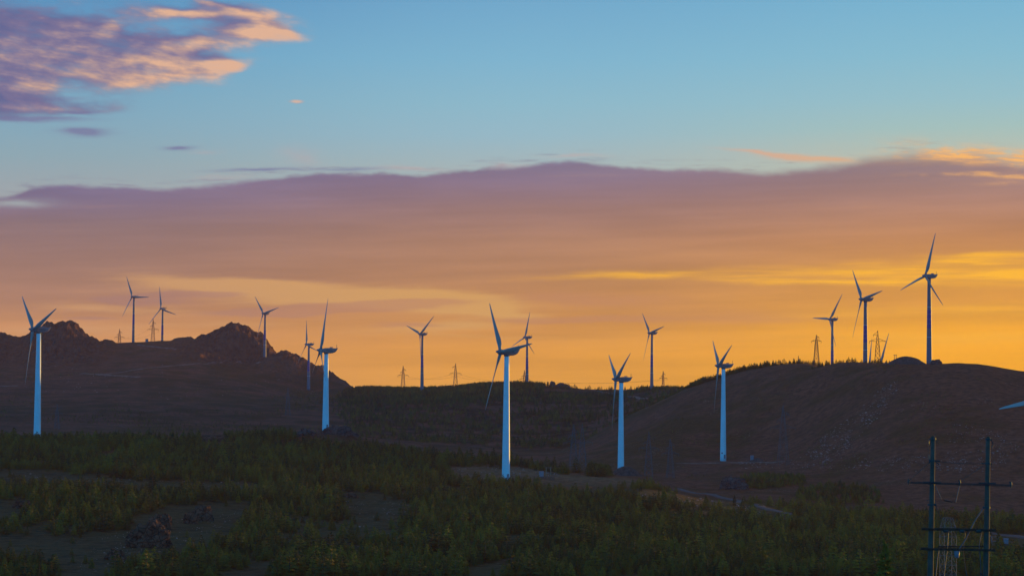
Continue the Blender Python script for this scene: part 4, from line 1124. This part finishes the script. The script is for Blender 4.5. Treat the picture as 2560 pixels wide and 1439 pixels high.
# loose pale stones: uncountable
def scree():
    polys = [([(2230, 950), (2270, 940), (2200, 1040), (2120, 1120), (2050, 1165), (1980, 1160), (2060, 1090), (2150, 1020)], 700, 1150, 0.32),
             ([(1830, 1150), (2150, 1142), (2350, 1140), (2520, 1150), (2520, 1175), (2300, 1180), (2000, 1170), (1840, 1172)], 420, 1000, 0.30),
             ([(2360, 1060), (2500, 1060), (2550, 1120), (2480, 1180), (2330, 1180), (2380, 1120)], 300, 1000, 0.30),
             ([(1120, 1166), (1390, 1168), (1400, 1195), (1150, 1185)], 260, 900, 0.20),
             ([(1540, 1228), (1800, 1250), (1990, 1290), (1850, 1284), (1560, 1240)], 260, 700, 0.25),
             ([(0, 1180), (600, 1205), (640, 1220), (0, 1200)], 60, 700, 0.20),
             ([(270, 1330), (620, 1255), (560, 1330), (400, 1390), (250, 1439), (170, 1439)], 260, 500, 0.14),
             ([(850, 1240), (1000, 1260), (940, 1310), (890, 1320)], 60, 500, 0.18),
             ([(100, 900), (700, 920), (800, 990), (300, 1000), (50, 980)], 260, 1900, 0.40)]
    b = MB(); rnd = random.Random(5)
    for poly, n, rmin, s0 in polys:
        xs = [p[0] for p in poly]; ys = [p[1] for p in poly]; k = 0; t = 0
        while k < n and t < n * 12:
            t += 1
            px = rnd.uniform(min(xs), max(xs)); py = rnd.uniform(min(ys), max(ys))
            if not inpoly(np.array([px]), np.array([py]), poly)[0]: continue
            if fbm(np.array([px / 30.0]), np.array([py / 16.0]), 4, 9)[0] < 0.46 + 0.2 * rnd.random() - 0.1: continue
            p = hit(px, py, rmin); k += 1
            s_ = s0 * min(2.0, rnd.lognormvariate(-0.35, 0.5))
            V_ = [Vector((rnd.uniform(.7, 1.3) * x, rnd.uniform(.7, 1.3) * y, rnd.uniform(.5, 1.0) * z)) * s_ for x, y, z in ((1, 0, 0), (0, 1, 0), (-1, 0, 0), (0, -1, 0), (.6, .6, .8), (-.6, .5, .8), (-.5, -.6, .8), (.6, -.5, .8))]
            b.add([p + v for v in V_], [(0, 1, 4), (1, 2, 5), (2, 3, 6), (3, 0, 7), (1, 5, 4), (2, 6, 5), (3, 7, 6), (0, 4, 7), (4, 5, 6, 7)])
    o = b.build('scattered_stones', M_stone)
    tag(o, 'pale loose stones strewn over the slopes', 'stones', kind='stuff')
scree()

# ------------------------------------------------------------------ transformer cabinets and platforms
def cabinet(px, py, rmin, w, h, label, M_cab=M_cab):
    p = hit(px, py, rmin)
    root = empty('transformer_cabinet', p, -math.atan2(p.x, p.y) + 0.25)
    b = MB(); b.box((0, 0, 0.15), (w * 1.15, w * 0.95, 0.5)); b.build('plinth', M_conc, root)
    b = MB(); b.box((0, 0, 0.4 + h / 2), (w, w * 0.8, h)); o = b.build('cabinet_body', M_cab, root)
    b = MB(); b.add([(-w * .58, -w * .48, h + .4), (w * .58, -w * .48, h + .4), (w * .58, w * .48, h + .4), (-w * .58, w * .48, h + .4), (-w * .58, 0, h + .75), (w * .58, 0, h + .75)], [(0, 1, 5, 4), (2, 3, 4, 5), (0, 4, 3), (1, 2, 5), (0, 3, 2, 1)]); b.build('roof', M_cab, root)
    b = MB()
    for i in (-1, 1): b.box((i * w * 0.24, -w * 0.4 - 0.03, 0.4 + h * 0.5), (w * 0.42, 0.05, h * 0.82))
    b.build('door', M_hub, root)
    tag(root, label, 'transformer cabinet')
def h_frame(px, py, rmin, gap, h, label, m_=None):
    m_ = m_ or M_timber
    p = hit(px, py, rmin)
    root = empty('utility_pole_frame', p, -math.atan2(p.x, p.y))
    for s_ in (-1, 1):
        b = MB(); b.tube([(s_ * gap / 2, 0, -0.4), (s_ * gap / 2, 0, h)], [0.19, 0.13], 8); b.build('pole', m_, root, True)
    b = MB(); b.box((0, 0, h * 0.93), (gap * 1.7, 0.16, 0.16)); b.box((0, 0, h * 0.5), (gap * 1.3, 0.16, 0.16)); b.build('crossarm', M_steel, root)
    b = MB()
    for i in (-1, 0, 1): b.tube([(i * gap * 0.7, 0, h * 0.93 + 0.05), (i * gap * 0.7, 0, h * 0.93 + 0.55)], [0.11, 0.05], 6)
    b.tube([(gap * .7, 0, h * .98), (gap * 1.0, 0, h * .9), (gap * .8, 0, h * .6), (gap * .55, 0, h * .5)], 0.04, 4)
    b.build('insulator', M_brown, root)
    tag(root, label, 'utility pole')
cabinet(1353, 1194, 900, 1.6, 2.0, 'pale transformer cabinet in the clearing right of the central turbine')
h_frame(1371, 1193, 900, 1.8, 4.2, 'short two-pole timber frame beside the cabinet near the central turbine')
cabinet(1880, 1152, 1150, 1.5, 2.2, 'pale transformer cabinet at the foot of the right hill')
rock_obj('bush', 1893, 1152, 1150, 9, 1.5, 4, 24, M_soil, 'dark low bush right of the cabinet at the foot of the right hill', 'bush', blocky=False)
cabinet(2515, 1362, 560, 1.15, 1.2, 'pale blue transformer cabinet by the road at the lower right edge')
h_frame(2488, 1366, 560, 1.9, 3.0, 'small two-pole frame by the road right of the concrete poles', M_steel)
cabinet(2257, 907, 1280, 1.5, 1.8, 'small pale cabin against the mound on the right hill crest')
h_frame(2238, 909, 1300, 1.0, 5.0, 'thin bent utility frame left of the mound on the right hill crest', M_steeld)
cabinet(367, 856, 2400, 2.4, 3.0, 'tiny dark hut on the left saddle between turbine and pylon', M_darkm)
for px, py, w, lb in [(1360, 1199, 8, 'dark mesh fence round the cabinet near the central turbine')]:
    p = hit(px, py, 880); root = empty('mesh_fence', p, -math.atan2(p.x, p.y))
    for i in range(6):
        b = MB(); b.tube([(w * (i / 5 - .5), 0, -0.2), (w * (i / 5 - .5), 0, 1.5)], 0.05, 5); b.build('post', M_darkm, root)
    b = MB()
    for i in range(40): b.tube([(w * (i / 39 - .5), 0, 0.1), (w * (i / 39 - .5), 0, 1.4)], 0.03, 3, False)
    for z_ in (0.2, 0.8, 1.4): b.tube([(-w / 2, 0, z_), (w / 2, 0, z_)], 0.035, 4)
    b.build('mesh_panel', M_darkm, root); tag(root, lb, 'fence')

# ------------------------------------------------------------------ near two-pole structure with crossarms
def near_poles():
    D = 109.0
    s = D / FPX / 1.0            # metres per photo pixel at the poles
    zs = lambda zx, zy: (zx / 3.9 + 2250, zy / 3.9 + 1070)
    o_px = 2398.0
    org = on_ground(o_px, D, 1250)
    a0 = math.atan2(org.x, org.y)
    rt = Vector((math.cos(a0), -math.sin(a0), 0)); dp = Vector((math.sin(a0), math.cos(a0), 0))
    root = empty('concrete_pole_frame', org, -a0)
    def L(zx, zy, dy=0.0):
        px, py = zs(zx, zy)
        w_ = world_at(px, py, D)
        v = w_ - org
        return Vector((v.dot(rt), dy, v.z))
    def pole(topz, botz, lab):
        t_ = L(*topz); b_ = L(*botz)
        dirv = (b_ - t_); k = (0 - t_.z) / dirv.z
        base = t_ + dirv * (k * 1.02)
        ln = (base - t_).length
        b = MB(); n = 24
        seg = 8
        pts_ = [base.lerp(t_, i / seg) for i in range(seg + 1)]
        rad = [0.095 + ln * (1 - i / seg) / 150.0 for i in range(seg + 1)]
        b.tube(pts_, rad, n)
        b.tube([t_ - Vector((0, 0, 0.01)), t_ + Vector((0, 0, 0.03))], [0.085, 0.075], n)
        o = b.build('pole', M_conc, root, True)
        return o, t_
    p1, t1 = pole((323, 82), (296, 1439), 'l'); p2, t2 = pole((860, 86), (838, 1439), 'r')
    # steel hoops and clamps
    def band(par, zx, zy, rad, h=0.07):
        c = L(zx, zy); b = MB(); b.tube([c - Vector((0, 0, h / 2)), c + Vector((0, 0, h / 2))], rad, 16); b.build('clamp', M_darkm, root)
    for zx, zy in ((322, 103), (313, 315), (307, 540), (301, 743), (297, 985), (292, 1180)): band(p1, zx, zy, 0.095 + (zy - 82) / 3.9 * s / 150 + 0.035)
    for zx, zy in ((860, 106), (855, 342), (850, 540), (846, 770), (842, 988), (838, 1180)): band(p2, zx, zy, 0.095 + (zy - 82) / 3.9 * s / 150 + 0.035)
    # upper crossarm
    b = MB()
    A, Bp = L(75, 520, -0.17), L(1095, 550, -0.17)
    b.tube([A, Bp], 0.019, 4)
    b.tube([A + Vector((0, 0.04, -0.05)), Bp + Vector((0, 0.04, -0.05))], 0.02, 4)
    for x0, x1, yy in ((225, 400, 524), (765, 935, 532)):
        b.tube([L(x0, yy, -0.15), L(x1, yy + 4, -0.15)], 0.036, 4)
    b.build('upper_crossarm', M_darkm, root)
    for zx, zy in ((85, 520), (583, 532), (1082, 548)):
        b = MB(); c = L(zx, zy, -0.17)
        b.tube([c - Vector((0, 0, 0.12)), c, c + Vector((0, 0, 0.06)), c + Vector((0, 0, 0.13))], [0.02, 0.055, 0.04, 0.03], 8)
        b.tube([c + Vector((0, 0, 0.02)), c + Vector((0.09 if zx < 500 else -0.07, 0, 0.14))], 0.028, 6)
        b.build('insulator', M_darkm, root)
    # lower beams
    for yy, x0, x1 in ((985, 210, 935), (1178, 203, 930)):
        b = MB()
        for dy in (-0.2, 0.2):
            c0, c1 = L(x0, yy, dy), L(x1, yy, dy)
            mid_ = c0.lerp(c1, 0.5)
            b.box(mid_, ((c1 - c0).length, 0.06, 0.10))
        for xx in (x0 + 30, 560, x1 - 30):
            c = L(xx, yy, 0); b.box(c, (0.06, 0.46, 0.05))
        b.build('lower_beam', M_rust, root)
    b = MB(); b.tube([L(370, 1152, 0.05), L(815, 1150, 0.05)], 0.035, 5); b.tube([L(372, 1152, 0.05), L(372, 1178, 0.05)], 0.03, 5); b.build('handrail', M_rust, root)
    for zx in (450, 605, 765):
        b = MB(); c = L(zx, 990, -0.16)
        b.tube([c + Vector((-0.17, 0, 0.04)), c + Vector((-0.08, 0, -0.03)), c + Vector((0.08, 0, -0.03)), c + Vector((0.17, 0, 0.04))], [0.03, 0.085, 0.085, 0.03], 10)
        b.build('fuse_holder', M_darkm, root)
    b = MB(); c = L(555, 1222, -0.1)
    b.tube([c + Vector((0, 0, 0.16)), c + Vector((0, 0, -0.12)), c + Vector((0, 0, -0.17))], [0.13, 0.10, 0.07], 12)
    b.build('lightning_arrester', M_cab, root, True)
    # insulator string loop
    b = MB()
    def string(a_, c_, n, r0):
        b.tube([a_, c_], 0.012, 5)
        for i in range(n):
            q = a_.lerp(c_, (i + .5) / n); dv = (c_ - a_).normalized() * 0.018
            b.tube([q - dv, q + dv], [r0, r0 * 0.5], 8)
    string(L(345, 560, -.15), L(406, 692, -.15), 12, 0.022); string(L(543, 715, -.15), L(580, 555, -.15), 14, 0.03)
    b.build('insulator_string', M_steel, root)
    b = MB(); string(L(435, 700, -.15), L(510, 714, -.15), 9, 0.05); b.tube([L(406, 692, -.15), L(543, 717, -.15)], 0.016, 5)
    b.build('insulator_string', M_brown, root)
    # wires and guys
    def w(pts_, r_, m_=M_darkm, nm='wire'):
        b = MB(); b.tube([L(*p_) for p_ in pts_], r_, 5); b.build(nm, m_, root)
    w([(283, 335), (200, 410), (105, 492)], 0.012); w([(820, 360), (720, 425), (600, 505)], 0.012)
    w([(335, 315), (450, 332), (600, 342), (720, 346), (825, 342)], 0.012)
    w([(335, 312), (388, 318)], 0.03); w([(340, 318), (380, 352)], 0.022); w([(795, 343), (838, 344)], 0.035); w([(855, 335), (893, 345), (890, 362)], 0.03)
    w([(300, 100), (288, 104), (278, 125), (280, 150), (276, 158)], 0.028); w([(280, 160), (281, 255)], 0.010)
    w([(283, 258), (285, 300)], 0.026, M_timber, 'fuse'); w([(286, 300), (287, 340)], 0.03)
    w([(878, 104), (897, 108)], 0.035); w([(888, 110), (905, 140), (908, 160), (896, 190)], 0.024)
    w([(305, 740), (356, 745)], 0.05); w([(820, 770), (805, 772)], 0.07)
    w([(350, 750), (400, 880), (430, 985)], 0.010); w([(812, 780), (730, 900), (640, 1080), (560, 1200)], 0.03, M_steel, 'guy_cable')
    w([(470, 1012), (462, 1160), (428, 1445)], 0.02); w([(636, 1015), (615, 1190), (652, 1445)], 0.018); w([(795, 1008), (772, 1140), (784, 1280), (790, 1445)], 0.022, M_steel)
    w([(375, 1178), (362, 1300), (348, 1445)], 0.024, M_steel); w([(780, 1415), (800, 1418)], 0.04)
    w([(278, 700), (262, 704)], 0.02)
    tag(root, 'pair of tall concrete poles joined by crossarms and rusty beams, lower right foreground', 'utility pole')
near_poles()

# ------------------------------------------------------------------ haze
def haze():
    b = MB()
    x0, x1, y0, y1, z0, z1 = -5100, 5100, -5100, 5100, float(HG.min()) - 1.0, float(HG.max()) + 20.0
    b.box(((x0 + x1) / 2, (y0 + y1) / 2, (z0 + z1) / 2), (x1 - x0, y1 - y0, z1 - z0))
    m_ = bpy.data.materials.new('evening_haze'); m_.use_nodes = True
    t = m_.node_tree; t.nodes.clear()
    o_ = t.nodes.new('ShaderNodeOutputMaterial'); v = t.nodes.new('ShaderNodeVolumePrincipled')
    v.inputs['Color'].default_value = (0.95, 0.58, 0.70, 1); v.inputs['Density'].default_value = HAZE
    v.inputs['Anisotropy'].default_value = 0.1
    t.links.new(v.outputs[0], o_.inputs['Volume'])
    o = b.build('haze', m_)
    tag(o, 'thin purple evening haze over the hills', 'haze', kind='stuff')
HAZE = 0.000036
if HAZE: haze()
print('done')
